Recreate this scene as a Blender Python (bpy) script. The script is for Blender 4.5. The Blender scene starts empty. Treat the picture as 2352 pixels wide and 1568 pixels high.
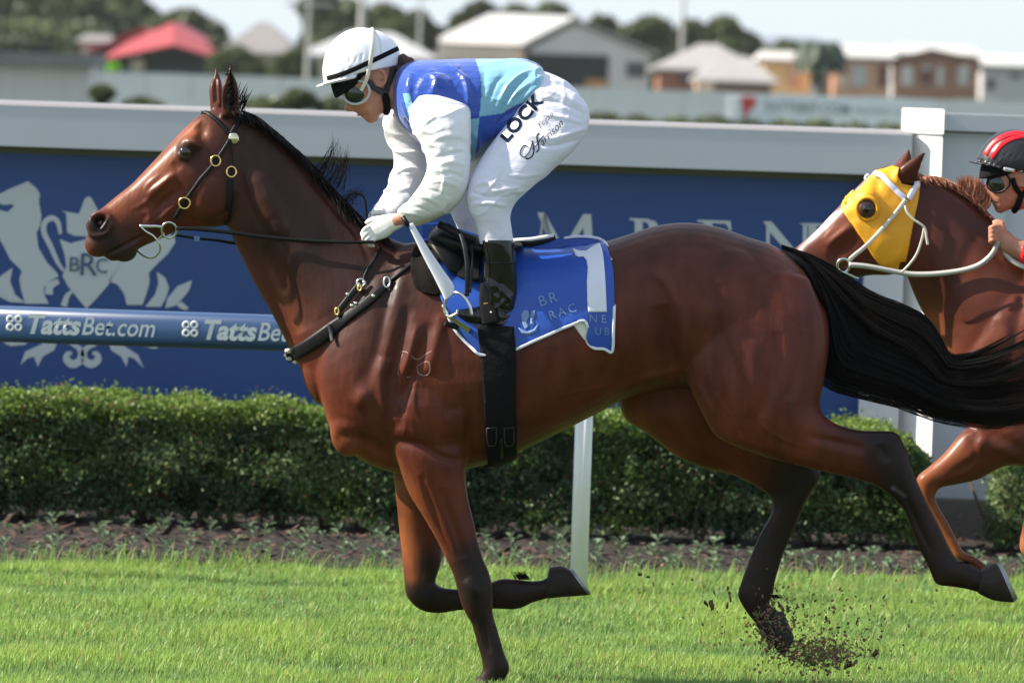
import bpy, bmesh, math, random
import numpy as np
from mathutils import Vector, Matrix, noise, geometry
from mathutils.bvhtree import BVHTree
random.seed(4); np.random.seed(4)
S = bpy.context.scene
COL = S.collection

# ------------------------------------------------------------------ camera
CAMH, CAMD, FPX = 2.18, 25.0, 16000.0
A = math.atan(594/FPX); RO = math.radians(1.9)
r0 = Vector((1,0,0)); u0 = Vector((0,math.sin(A),math.cos(A))); f0 = Vector((0,math.cos(A),-math.sin(A)))
RR = math.cos(RO)*r0 + math.sin(RO)*u0
UU = -math.sin(RO)*r0 + math.cos(RO)*u0
CP = Vector((0,-CAMD,CAMH))
cam = bpy.data.cameras.new('camera'); co = bpy.data.objects.new('camera', cam); COL.objects.link(co)
m = Matrix((RR, UU, -f0)).transposed().to_4x4(); m.translation = CP
co.matrix_world = m
cam.sensor_width = 36; cam.lens = 36*FPX/2352; cam.clip_end = 5000; cam.clip_start = .5
cam.dof.use_dof = True; cam.dof.focus_distance = 24.9; cam.dof.aperture_fstop = 5.6
S.camera = co

# ------------------------------------------------------------------ light
SUN = Vector((-0.78, -0.02, 0.58)).normalized()     # direction towards the sun
el = math.asin(SUN.z); az = math.atan2(SUN.x, SUN.y)
w = bpy.data.worlds.new('World'); S.world = w; w.use_nodes = True
nt = w.node_tree; nt.nodes.clear()
sky = nt.nodes.new('ShaderNodeTexSky'); sky.sky_type = 'NISHITA'; sky.sun_disc = False
sky.sun_elevation = el; sky.sun_rotation = az; sky.air_density = 1.0; sky.dust_density = .25; sky.ozone_density = 1.2
bg = nt.nodes.new('ShaderNodeBackground'); out = nt.nodes.new('ShaderNodeOutputWorld')
tc = nt.nodes.new('ShaderNodeTexCoord'); mp = nt.nodes.new('ShaderNodeMapping'); mp.inputs['Scale'].default_value = (5,5,42)
cn = nt.nodes.new('ShaderNodeTexNoise'); cn.inputs['Scale'].default_value = 2.2; cn.inputs['Detail'].default_value = 6
cr = nt.nodes.new('ShaderNodeMapRange'); cr.inputs['From Min'].default_value = .36; cr.inputs['From Max'].default_value = .72
cr.inputs['To Min'].default_value = .55; cr.inputs['To Max'].default_value = .95
mx = nt.nodes.new('ShaderNodeMix'); mx.data_type = 'RGBA'
mx.inputs['B'].default_value = (2.85,3.3,3.85,1)
L = nt.links.new
L(tc.outputs['Generated'], mp.inputs['Vector']); L(mp.outputs[0], cn.inputs['Vector']); L(cn.outputs[0], cr.inputs['Value'])
sx = nt.nodes.new('ShaderNodeSeparateXYZ'); L(tc.outputs['Generated'], sx.inputs[0])
hz = nt.nodes.new('ShaderNodeMapRange'); hz.inputs['From Min'].default_value = 0; hz.inputs['From Max'].default_value = .8; hz.inputs['To Min'].default_value = .9; hz.inputs['To Max'].default_value = .55
L(sx.outputs['Z'], hz.inputs['Value'])
mm_ = nt.nodes.new('ShaderNodeMath'); mm_.operation = 'MAXIMUM'; L(cr.outputs[0], mm_.inputs[0]); L(hz.outputs[0], mm_.inputs[1]); L(mm_.outputs[0], mx.inputs['Factor']); L(sky.outputs[0], mx.inputs['A']); L(mx.outputs['Result'], bg.inputs['Color'])
bg.inputs['Strength'].default_value = 0.118
L(bg.outputs[0], out.inputs[0])
sl = bpy.data.lights.new('sun', 'SUN'); sl.energy = 4.8; sl.angle = math.radians(.6); sl.color = (1,.92,.79)
so = bpy.data.objects.new('sun', sl); COL.objects.link(so)
so.rotation_euler = (-SUN).to_track_quat('-Z','Y').to_euler(); so.location = (-10,5,12)
S.view_settings.view_transform = 'Standard'; S.view_settings.look = 'None'
S.view_settings.exposure = 1.18; S.view_settings.gamma = 1; S.view_settings.use_curve_mapping = False
S.cycles.use_denoising = True; S.cycles.max_bounces = 6; S.cycles.transparent_max_bounces = 6

# ------------------------------------------------------------------ helpers
def W(u, v, Y=0.0):
    "point of the photograph (2352 px wide) on the upright plane Y metres behind the leading horse"
    d = RR*((u-1176)/FPX) - UU*((v-784)/FPX) + f0
    return CP + d*((Y+CAMD)/d.y)
def WG(u, Y, z=0.0):
    "point on the ground plane under photo column u at distance Y"
    p = W(u, 784, Y); return Vector((p.x, Y, z))
CPn=np.array(CP); RRn=np.array(RR); UUn=np.array(UU); F0n=np.array(f0)
def uvproj(P):
    d = P-CPn; z = d@F0n
    return 1176+FPX*(d@RRn)/z, 784-FPX*(d@UUn)/z

def s2l(c): return tuple(((x/255)/12.92 if x/255<=.04045 else ((x/255+.055)/1.055)**2.4) for x in c)

def mat(name, col, rough=.6, metal=0, spec=.5, var=0.0, vscale=8, bump=0, bscale=60, coat=0, sheen=0,
        attr=False, stretch=None, trans=0, col2=None, emit=None, bdist=.01):
    M = bpy.data.materials.new(name); M.use_nodes = True; n = M.node_tree; b = n.nodes['Principled BSDF']
    b.inputs['Roughness'].default_value = rough; b.inputs['Metallic'].default_value = metal
    b.inputs['Specular IOR Level'].default_value = spec; b.inputs['Coat Weight'].default_value = coat
    b.inputs['Coat Roughness'].default_value = .25
    b.inputs['Sheen Weight'].default_value = sheen
    g = n.nodes.new('ShaderNodeNewGeometry'); mpn = n.nodes.new('ShaderNodeMapping')
    if stretch: mpn.inputs['Scale'].default_value = stretch
    n.links.new(g.outputs['Position'], mpn.inputs['Vector'])
    src = None
    if attr:
        a = n.nodes.new('ShaderNodeAttribute'); a.attribute_name = 'tint'; src = a.outputs['Color']
    if var > 0 or col2:
        t = n.nodes.new('ShaderNodeTexNoise'); t.inputs['Scale'].default_value = vscale; t.inputs['Detail'].default_value = 5
        n.links.new(mpn.outputs[0], t.inputs['Vector'])
        mr = n.nodes.new('ShaderNodeMapRange'); mr.inputs['From Min'].default_value = .3; mr.inputs['From Max'].default_value = .7
        n.links.new(t.outputs[0], mr.inputs['Value'])
        mxx = n.nodes.new('ShaderNodeMix'); mxx.data_type = 'RGBA'
        n.links.new(mr.outputs[0], mxx.inputs['Factor'])
        if attr:
            mxx.blend_type = 'MULTIPLY'; mxx.inputs['Factor'].default_value = 1
            mr.inputs['To Min'].default_value = 0; mr.inputs['To Max'].default_value = 1
            n.links.new(src, mxx.inputs['A']); k = 1-var; mxx.inputs['B'].default_value = (k,k,k,1)
        else:
            c2 = col2 if col2 else tuple(c*(1-var) for c in col)
            mxx.inputs['A'].default_value = (*col,1); mxx.inputs['B'].default_value = (*c2,1)
        src = mxx.outputs['Result']
    if src is not None: n.links.new(src, b.inputs['Base Color'])
    else: b.inputs['Base Color'].default_value = (*col,1)
    if bump:
        t2 = n.nodes.new('ShaderNodeTexNoise'); t2.inputs['Scale'].default_value = bscale; t2.inputs['Detail'].default_value = 4
        n.links.new(mpn.outputs[0], t2.inputs['Vector'])
        bn = n.nodes.new('ShaderNodeBump'); bn.inputs['Strength'].default_value = bump; bn.inputs['Distance'].default_value = bdist
        n.links.new(t2.outputs[0], bn.inputs['Height']); n.links.new(bn.outputs[0], b.inputs['Normal'])
    if trans:
        tr = n.nodes.new('ShaderNodeBsdfTranslucent'); ms = n.nodes.new('ShaderNodeMixShader'); ms.inputs[0].default_value = trans
        if src is not None: n.links.new(src, tr.inputs['Color'])
        else: tr.inputs['Color'].default_value = (*col,1)
        n.links.new(b.outputs[0], ms.inputs[1]); n.links.new(tr.outputs[0], ms.inputs[2])
        n.links.new(ms.outputs[0], n.nodes['Material Output'].inputs[0])
    return M

def tag(o, label=None, cat=None, group=None, kind=None):
    if label: o['label'] = label
    if cat: o['category'] = cat
    if group: o['group'] = group
    if kind: o['kind'] = kind
    return o
def thing(name, loc, label, cat, group=None):
    o = bpy.data.objects.new(name, None); COL.objects.link(o); o.location = loc; o.empty_display_size = .1
    return tag(o, label, cat, group)
def offset_of(p):
    v = Vector((0,0,0))
    while p is not None: v += p.location; p = p.parent
    return v
def link(name, me, material=None, parent=None, smooth=True):
    "mesh given in world coordinates becomes one object (child of parent)"
    o = bpy.data.objects.new(name, me); COL.objects.link(o)
    if parent is not None:
        off = offset_of(parent); me.transform(Matrix.Translation(-off)); o.parent = parent
    if material is not None:
        me.materials.clear(); me.materials.append(material)
    if smooth: me.shade_smooth()
    return o
def mesh_pd(name, V, F):
    me = bpy.data.meshes.new(name); me.from_pydata([tuple(v) for v in V], [], F); me.update(); return me
def fromnp(name, V, F):
    "fast mesh: V (n,3) array, F (m,k) array of k-gons"
    me = bpy.data.meshes.new(name); k = F.shape[1]
    me.vertices.add(len(V)); me.vertices.foreach_set('co', V.astype(np.float32).ravel())
    me.loops.add(F.size); me.loops.foreach_set('vertex_index', F.astype(np.int32).ravel())
    me.polygons.add(len(F)); me.polygons.foreach_set('loop_start', (np.arange(len(F))*k).astype(np.int32))
    me.update(calc_edges=True); me.validate(); return me
def settint(me, C):
    a = me.color_attributes.new('tint', 'FLOAT_COLOR', 'POINT')
    C4 = np.ones((len(me.vertices),4), np.float32); C4[:,:3] = C; a.data.foreach_set('color', C4.ravel())
def getco(me):
    V = np.empty(len(me.vertices)*3, np.float32); me.vertices.foreach_get('co', V); return V.reshape(-1,3).astype(float)
def getno(me):
    V = np.empty(len(me.vertices)*3, np.float32); me.vertex_normals.foreach_get('vector', V); return V.reshape(-1,3).astype(float)

class Geo:
    "collects simple shapes into one mesh"
    def __init__(s): s.V = []; s.F = []
    def add(s, V, F):
        o = len(s.V); s.V += [Vector(v) for v in V]; s.F += [tuple(i+o for i in f) for f in F]; return s
    def box(s, a, b, rz=0, c=None):
        a = Vector(a); b = Vector(b)
        V = [Vector((x,y,z)) for x in (a.x,b.x) for y in (a.y,b.y) for z in (a.z,b.z)]
        if rz:
            c = (a+b)/2 if c is None else Vector(c); R = Matrix.Rotation(rz,3,'Z'); V = [R@(v-c)+c for v in V]
        return s.add(V, [(0,1,3,2),(4,6,7,5),(0,4,5,1),(2,3,7,6),(0,2,6,4),(1,5,7,3)])
    def prism(s, P, dvec):
        "closed polygon P of 3D points pushed along dvec"
        n = len(P); d = Vector(dvec)
        V = list(P)+[p+d for p in P]
        F = [tuple(range(n)), tuple(range(2*n-1,n-1,-1))]+[(i,i+n,(i+1)%n+n,(i+1)%n) for i in range(n)]
        return s.add(V, F)
    def tube(s, pts, r, n=8, cap=True):
        pts = [Vector(p) for p in pts]; k = len(pts)
        rr = r if isinstance(r,(list,tuple)) else [r]*k
        V = []; up = None
        for i,p in enumerate(pts):
            t = (pts[min(i+1,k-1)]-pts[max(i-1,0)]).normalized()
            if up is None: up = Vector((0,0,1)) if abs(t.z)<.9 else Vector((0,1,0))
            a = t.cross(up)
            if a.length < 1e-5: a = t.orthogonal()
            a.normalize(); b = a.cross(t).normalized(); up = b
            for j in range(n):
                w = 2*math.pi*j/n; V.append(p + (a*math.cos(w)+b*math.sin(w))*rr[i])
        F = [(i*n+j,i*n+(j+1)%n,(i+1)*n+(j+1)%n,(i+1)*n+j) for i in range(k-1) for j in range(n)]
        if cap: F += [tuple(range(n-1,-1,-1)), tuple(range((k-1)*n,k*n))]
        return s.add(V, F)
    def ring(s, c, a, b, r, n=20, m=6):
        "torus with centre c and half axes a, b (vectors)"
        pts = [c+a*math.cos(2*math.pi*i/n)+b*math.sin(2*math.pi*i/n) for i in range(n)]
        V = []
        for i,p in enumerate(pts):
            t = (pts[(i+1)%n]-pts[i-1]).normalized(); q = (p-c).normalized(); q = (q-t*q.dot(t)).normalized(); z = t.cross(q)
            for j in range(m):
                w = 2*math.pi*j/m; V.append(p+(q*math.cos(w)+z*math.sin(w))*r)
        F = [(i*m+j,i*m+(j+1)%m,((i+1)%n)*m+(j+1)%m,((i+1)%n)*m+j) for i in range(n) for j in range(m)]
        return s.add(V, F)
    def ball(s, c, r, sc=(1,1,1), n=14, m=9, rot=None):
        c = Vector(c); V = []; F = []
        for i in range(m+1):
            t = math.pi*i/m
            for j in range(n):
                w = 2*math.pi*j/n
                q = Vector((math.sin(t)*math.cos(w)*sc[0], math.sin(t)*math.sin(w)*sc[1], math.cos(t)*sc[2]))*r
                if rot is not None: q = rot@q
                V.append(c+q)
        for i in range(m):
            for j in range(n): F.append((i*n+j,(i+1)*n+j,(i+1)*n+(j+1)%n,i*n+(j+1)%n))
        return s.add(V, F)
    def mesh(s, name='m'):
        me = mesh_pd(name, s.V, s.F)
        bm = bmesh.new(); bm.from_mesh(me); bmesh.ops.remove_doubles(bm, verts=bm.verts, dist=1e-6)
        bmesh.ops.recalc_face_normals(bm, faces=bm.faces); bm.to_mesh(me); bm.free(); return me
    def obj(s, name, material, parent=None, smooth=False): return link(name, s.mesh(name), material, parent, smooth)

def catmull(P, k):
    "P (n,d) control points -> smooth samples"
    P = np.array(P, float); n = len(P); out = []
    for i in range(n-1):
        p0 = P[max(i-1,0)]; p1 = P[i]; p2 = P[i+1]; p3 = P[min(i+2,n-1)]
        for t in np.arange(k)/k:
            out.append(.5*((2*p1)+(-p0+p2)*t+(2*p0-5*p1+4*p2-p3)*t*t+(-p0+3*p1-3*p2+p3)*t**3))
    out.append(P[-1]); return np.array(out)

def loft(G, secs, Y=0.0, M=None, ws=1.0, n=26, k=4, e=2.15, cap0=.5, cap1=.5, dY=0.0):
    """secs: (u1,v1,u2,v2,halfwidth[,Y]) - the two outline points of each cross-section in the photo,
    its half thickness in metres and the distance of its middle plane"""
    R = []
    for s_ in secs:
        yy = (s_[5] if len(s_)>5 else Y)*ws + dY
        a = (s_[0],s_[1]); b = (s_[2],s_[3])
        if M: a = M(*a); b = M(*b)
        R.append(list(W(a[0],a[1],yy))+list(W(b[0],b[1],yy))+[s_[4]*ws])
    R = catmull(R, k); rings = []
    for q in R:
        a = Vector(q[0:3]); b = Vector(q[3:6]); rings.append(((a+b)/2, (a-b)/2, max(q[6],.001)))
    def capr(r, rp, cap):
        o = []
        if cap <= 0: return o
        d = (r[0]-rp[0]).normalized(); ln = cap*min(r[1].length, r[2]*1.5)
        for t in (.35,.65,.87,.98):
            sc = math.sqrt(1-t*t); o.append((r[0]+d*ln*t, r[1]*sc, r[2]*sc))
        return o
    rings = capr(rings[0],rings[1],cap0)[::-1]+rings+capr(rings[-1],rings[-2],cap1)
    V = []
    for c,a,w_ in rings:
        for j in range(n):
            t = 2*math.pi*j/n; ct = math.cos(t); st = math.sin(t)
            x = math.copysign(abs(ct)**(2/e), ct); y = math.copysign(abs(st)**(2/e), st)
            V.append(c+a*x+Vector((0,w_*y,0)))
    K = len(rings)
    F = [(i*n+j,i*n+(j+1)%n,(i+1)*n+(j+1)%n,(i+1)*n+j) for i in range(K-1) for j in range(n)]
    F += [tuple(range(n-1,-1,-1)), tuple(range((K-1)*n,K*n))]
    G.add(V, F)

def remesh(G, voxel=.007, it=8, fac=.5):
    me = G.mesh('tmp'); o = bpy.data.objects.new('tmp', me); COL.objects.link(o)
    r = o.modifiers.new('r','REMESH'); r.mode = 'VOXEL'; r.voxel_size = voxel; r.adaptivity = 0
    if it:
        s_ = o.modifiers.new('s','SMOOTH'); s_.factor = fac; s_.iterations = it
    dg = bpy.context.evaluated_depsgraph_get(); dg.update()
    nm = bpy.data.meshes.new_from_object(o.evaluated_get(dg)); bpy.data.objects.remove(o); bpy.data.meshes.remove(me)
    return nm

def segdist(U, V, P):
    "distance of points to polyline P, and running parameter"
    best = np.full(len(U), 1e9); par = np.zeros(len(U))
    P = np.array(P, float); n = len(P)
    if n == 1: return np.hypot(U-P[0,0], V-P[0,1]), par
    for i in range(n-1):
        a = P[i]; d = P[i+1]-a; L2 = (d@d)+1e-9
        t = np.clip(((U-a[0])*d[0]+(V-a[1])*d[1])/L2, 0, 1)
        dd = np.hypot(U-a[0]-t*d[0], V-a[1]-t*d[1]); mk = dd < best
        best[mk] = dd[mk]; par[mk] = (i+t[mk])/(n-1)
    return best, par

def sculpt(me, feats, M=None, sc=1.0, dY=0, gain=1.0):
    """feats: (points, width px, height m[, side, ymin, ymax]) ridges (+) and grooves (-); side 0 both flanks, -1 near flank"""
    P = getco(me); N = getno(me); D = np.zeros(len(P)); U, V = uvproj(P)
    for f in feats:
        pts, wd, h = f[:3]; side = f[3] if len(f)>3 else 0
        y0 = f[4] if len(f)>4 else -9; y1 = f[5] if len(f)>5 else 9
        if M: pts = [M(*p) for p in pts]
        if len(pts) > 2: pts = catmull(pts, 4)
        d, t = segdist(U, V, pts)
        wt = np.exp(-(d/(wd*sc))**2)
        if len(pts) > 1: wt *= np.sin(np.pi*t)**.7
        fc = np.clip(-N[:,1]*1.4,0,1) if side<0 else np.clip(np.abs(N[:,1])*1.4,0,1)
        yy = P[:,1]-dY
        wt = wt*fc*((yy>=y0*sc)&(yy<=y1*sc))
        D += wt*h*sc*gain
    P += N*D[:,None]
    me.vertices.foreach_set('co', P.astype(np.float32).ravel()); me.update()

def wrinkle(me, amp, across, f_hi=16, f_lo=4, warp=.05, seed=0, near_only=False, pw=3, mask=None):
    "sharp cloth creases running across the given direction"
    P = getco(me); N = getno(me); a = Vector(across).normalized(); b = a.orthogonal().normalized(); c = a.cross(b)
    U, V = uvproj(P) if mask else (None, None); D = np.zeros(len(P))
    for i in range(len(P)):
        p = Vector(P[i]); w_ = Vector((noise.noise(p*7+Vector((seed,0,0))), noise.noise(p*7+Vector((0,seed,5))), noise.noise(p*7+Vector((9,0,seed)))))*warp
        q = p+w_*1.4
        v = noise.noise(Vector((q.dot(a)*f_hi, q.dot(b)*f_lo, q.dot(c)*f_lo+seed)))
        r = max(0.0, 1-abs(v)*2.6)**pw
        big = noise.noise(Vector((q.dot(a)*f_hi*.45+3, q.dot(b)*f_lo*.6, seed+q.dot(c)*f_lo*.6)))
        k = .55+.9*noise.noise(p*4+Vector((0,seed,0)))
        D[i] = amp*(r*max(k,0)*1.0+big*.9)
    if mask: D *= mask(U, V)
    P += N*D[:,None]; me.vertices.foreach_set('co', P.astype(np.float32).ravel()); me.update()

def bvh_of(*objs):
    V = []; F = []
    for o in objs:
        off = offset_of(o.parent) if o.parent else Vector((0,0,0)); n = len(V)
        co_ = getco(o.data)+np.array(off)
        V += [tuple(x) for x in co_]
        F += [tuple(i+n for i in p.vertices) for p in o.data.polygons]
    return BVHTree.FromPolygons(V, F)
def hit(B, u, v, off=0.0, fallY=0.0, far=False):
    d = (W(u,v,0)-CP).normalized()
    if far:
        st = W(u,v,6.0); h, nrm, i, ds = B.ray_cast(st, -d)
    else:
        h, nrm, i, ds = B.ray_cast(CP, d)
    if h is None: return None, None
    if nrm.dot(d)*(-1 if far else 1) > 0: nrm = -nrm
    return h + nrm*off, nrm
def drape_mesh(me, B, off, Yf=0.0, far=False, thick=0.0):
    "move every vertex (given as u,v,0) onto the surface B seen from in front"
    last = None
    for v in me.vertices:
        p, n = hit(B, v.co.x, v.co.y, off, far=far)
        if p is None:
            q = W(v.co.x, v.co.y, Yf); h, nn, i, ds = B.find_nearest(q)
            p = Vector((q.x, h.y, q.z)) if h is not None else q
        v.co = p
    me.update()
def flatpoly(pts, step=None):
    "2D polygon in photo pixels filled with an even triangle net"
    P = [Vector((float(p[0]),float(p[1]))) for p in pts]; n0 = len(P); B = []
    for i in range(n0):                      # outline cut to the step
        a = P[i]; b = P[(i+1)%n0]; k = max(1, int((b-a).length/(step or 1e9)))
        B += [a+(b-a)*j/k for j in range(k)]
    n = len(B); V = list(B)
    if step:
        us = [p.x for p in P]; vs = [p.y for p in P]
        def inside(x,y):
            c = False
            for i in range(n0):
                a = P[i]; b = P[(i+1)%n0]
                if (a.y>y)!=(b.y>y) and x < (b.x-a.x)*(y-a.y)/(b.y-a.y)+a.x: c = not c
            return c
        BU = np.array([p.x for p in B]); BV = np.array([p.y for p in B]); r = 0; y = min(vs)+step*.5
        while y < max(vs):
            x = min(us)+(step*.5 if r%2 else 0)
            while x < max(us):
                if inside(x,y) and np.hypot(BU-x,BV-y).min() > step*.45: V.append(Vector((x,y)))
                x += step
            y += step*.87; r += 1
    vv, ee, ff = geometry.delaunay_2d_cdt(V, [(i,(i+1)%n) for i in range(n)], [list(range(n))], 1, 1e-4)[:3]
    me = bpy.data.meshes.new('poly'); me.from_pydata([(v.x,v.y,0) for v in vv], [], [tuple(f) for f in ff]); me.update(); return me
def thicken(me, t):
    "give a sheet real thickness, inwards from its outer face"
    bm = bmesh.new(); bm.from_mesh(me); bmesh.ops.remove_doubles(bm, verts=bm.verts, dist=2e-4)
    bmesh.ops.recalc_face_normals(bm, faces=bm.faces); bm.normal_update(); bm.verts.index_update()
    vs = list(bm.verts); n = len(vs); V = [v.co.copy() for v in vs]; NN = []
    for v in vs:
        q = v.normal.copy(); NN.append(q if q.length > .3 else Vector((0,-1,0)))
    V2 = V+[V[i]-NN[i]*t for i in range(n)]
    F = [tuple(v.index for v in f.verts) for f in bm.faces]
    F2 = F+[tuple(i+n for i in reversed(f)) for f in F]
    for e in bm.edges:
        if len(e.link_faces) == 1:
            l = e.link_loops[0]; i, j = l.vert.index, l.link_loop_next.vert.index; F2.append((j,i,i+n,j+n))
    bm.free(); me.clear_geometry(); me.from_pydata([tuple(v) for v in V2], [], F2); me.update()
def strap(B, pts, width, name, material, parent, off=.004, k=8, th=.004, Yf=0.0, free=False, Ys=None, far=False):
    "flat strap of real thickness following the surface B along photo points"
    nY = len(pts)
    P = catmull(pts, k); c = []; ns = []
    YY = None if Ys is None else np.interp(np.linspace(0,1,len(P)), np.linspace(0,1,len(Ys)), Ys)
    for i,(u,v) in enumerate(P):
        p = n_ = None
        if not free: p, n_ = hit(B, u, v, off, far=far)
        if p is None: p = W(u,v, YY[i] if YY is not None else (c[-1].y if c else Yf)); n_ = Vector((0,-1,0))
        c.append(p); ns.append(n_)
    c2 = [c[0]]+[(c[i-1]+c[i]*2+c[i+1])/4 for i in range(1,len(c)-1)]+[c[-1]]
    V = []; F = []
    wd = width if isinstance(width,(list,tuple)) else [width,width]
    for i,p in enumerate(c2):
        t = (c2[min(i+1,len(c2)-1)]-c2[max(i-1,0)]).normalized(); n_ = (ns[i]+Vector((0,-.3,0))).normalized()
        s_ = t.cross(n_).normalized(); hw = np.interp(i/(len(c2)-1), np.linspace(0,1,len(wd)), wd)/640/2
        V += [p+s_*hw-n_*th, p+s_*hw+n_*th*.5, p+s_*hw*.6+n_*th, p-s_*hw*.6+n_*th, p-s_*hw+n_*th*.5, p-s_*hw-n_*th]
    for i in range(len(c2)-1):
        for j in range(6): F.append((i*6+j,i*6+(j+1)%6,(i+1)*6+(j+1)%6,(i+1)*6+j))
    F += [(0,1,2,3,4,5), tuple(range(len(V)-6,len(V)))]
    return Geo().add(V,F).obj(name, material, parent, smooth=True)
def text_mesh(s, size=1.0, shear=0.0, bold=0.0, space=1.0):
    cu = bpy.data.curves.new('t','FONT'); cu.body = s; cu.size = size; cu.shear = shear; cu.offset = bold; cu.space_character = space
    cu.resolution_u = 3; cu.fill_mode = 'FRONT'
    o = bpy.data.objects.new('t', cu); COL.objects.link(o)
    dg = bpy.context.evaluated_depsgraph_get(); me = bpy.data.meshes.new_from_object(o.evaluated_get(dg))
    bpy.data.objects.remove(o); return me
def text_uv(s, o, d, size, B, off, name, material, parent, shear=0, bold=0, space=1, sub=True, Yf=0, Y=None, height=1.0):
    "lettering laid on surface B (or on the upright plane Y) starting at photo point o along direction d"
    me = text_mesh(s, 1, shear, bold, space); d = Vector((d[0],d[1])).normalized(); up = Vector((d.y,-d.x))
    bm = bmesh.new(); bm.from_mesh(me)
    if sub and B is not None:
        for _ in range(2):
            es = [e_ for e_ in bm.edges if e_.calc_length()*size > 10]
            if es: bmesh.ops.subdivide_edges(bm, edges=es, cuts=1)
        bmesh.ops.triangulate(bm, faces=bm.faces)
    for v in bm.verts:
        q = Vector(o)+d*v.co.x*size+up*v.co.y*size*height; v.co = (q.x,q.y,0)
    bm.to_mesh(me); bm.free()
    if B is not None: drape_mesh(me, B, off, Yf)
    else:
        for v in me.vertices: v.co = W(v.co.x, v.co.y, Y)
        me.update()
    return link(name, me, material, parent, smooth=False)
# ------------------------------------------------------------------ materials
M_ = {}
M_['coat'] = mat('horse_coat', (.2,.05,.03), rough=.5, spec=.17, coat=.11, attr=True, var=.5, vscale=13, bump=.55, bscale=60, bdist=.003, stretch=(1,1,.45))
M_['coat2'] = mat('horse_coat_chestnut', (.2,.05,.03), rough=.45, spec=.18, coat=.10, attr=True, var=.35, vscale=6, bump=.35, bscale=26, bdist=.005)
M_['hair'] = mat('black_horse_hair', (.008,.0065,.006), rough=.6, spec=.12)
M_['hair2'] = mat('chestnut_horse_hair', (.30,.11,.055), rough=.5)
M_['hoof'] = mat('hoof_horn', (.028,.020,.017), rough=.6, spec=.25, var=.4, vscale=40)
M_['steel'] = mat('polished_steel', (.62,.62,.6), rough=.22, metal=1)
M_['brass'] = mat('brass', (.75,.52,.2), rough=.25, metal=1)
M_['leather'] = mat('black_leather', (.006,.006,.007), rough=.45, spec=.2, bump=.2, bscale=200, bdist=.002)
M_['gloss'] = mat('black_patent_leather', (.004,.004,.005), rough=.12, spec=.5, bump=.2, bscale=9, bdist=.012)
M_['sheepskin'] = mat('dark_pad', (.009,.007,.006), rough=.9, spec=.1, bump=.4)
M_['shoe'] = mat('worn_horseshoe', (.30,.30,.31), rough=.5, metal=.8)
M_['eye'] = mat('eye', (.008,.005,.004), rough=.06, spec=.8)
M_['pink'] = mat('nostril_pink', (.16,.035,.03), rough=.5)
M_['white_fab'] = mat('white_satin', (.78,.77,.79), rough=.36, spec=.45, bump=.35, bscale=16, bdist=.010, stretch=(1,1,1.6))
M_['breech'] = mat('white_breeches', (.70,.69,.78), rough=.62, bump=.5, bscale=14, bdist=.012, stretch=(.6,1,1.9))
M_['glove'] = mat('white_glove', (.72,.72,.70), rough=.7, bump=.4, bscale=60, bdist=.004)
M_['skin'] = mat('skin', (.46,.20,.125), rough=.5, var=.15, vscale=20)
M_['lip'] = mat('lip', (.30,.09,.08), rough=.45)
M_['helm'] = mat('white_helmet_silk', (.80,.79,.86), rough=.35, spec=.5, bump=.12, bscale=14, stretch=(3.0,1,.6), bdist=.012)
M_['helm_grey'] = mat('peak_rim', (.66,.64,.6), rough=.5)
M_['black_fab'] = mat('black_fabric', (.008,.008,.009), rough=.85, spec=.1, bump=.3)
M_['grey_strap'] = mat('dark_grey_webbing', (.03,.032,.037), rough=.75)
M_['lens'] = mat('goggle_lens', (.010,.016,.010), rough=.07, spec=.8)
M_['frame'] = mat('goggle_frame', (.5,.5,.44), rough=.4)
M_['elastic'] = mat('cream_elastic', (.66,.62,.52), rough=.7, bump=.3, bscale=120, bdist=.003)
M_['brown_hair'] = mat('brown_hair', (.05,.02,.012), rough=.55, bump=.5, bscale=90, stretch=(1,1,.3))
M_['ink'] = mat('navy_lettering', (.006,.012,.028), rough=.95, spec=.05)
M_['ink2'] = mat('grey_lettering', (.03,.03,.035), rough=.95, spec=.05)
M_['cloth_blue'] = mat('blue_saddle_cloth', (.010,.065,.36), rough=.38, bump=.4, bscale=9, bdist=.014)
M_['cloth_white'] = mat('white_binding', (.68,.69,.76), rough=.6)
M_['cloth_print'] = mat('pale_print', (.15,.24,.46), rough=.6)
M_['yellow'] = mat('yellow_hood', (.80,.36,.006), rough=.55, bump=.35, bscale=12, bdist=.01)
M_['rope'] = mat('white_webbing', (.60,.56,.47), rough=.6, bump=.4, bscale=90, bdist=.004)
M_['rubber'] = mat('grey_rubber_rein', (.42,.41,.38), rough=.45)
M_['red'] = mat('red_satin', (.75,.01,.02), rough=.3, bump=.4, bscale=12, bdist=.01)
M_['white_paint'] = mat('white_plastic', (.80,.80,.78), rough=.35, var=.06, vscale=3)
M_['tread'] = mat('stirrup_tread', (.16,.17,.03), rough=.6)
M_['blue_gl'] = mat('light_blue_leather', (.03,.10,.36), rough=.5)

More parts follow.
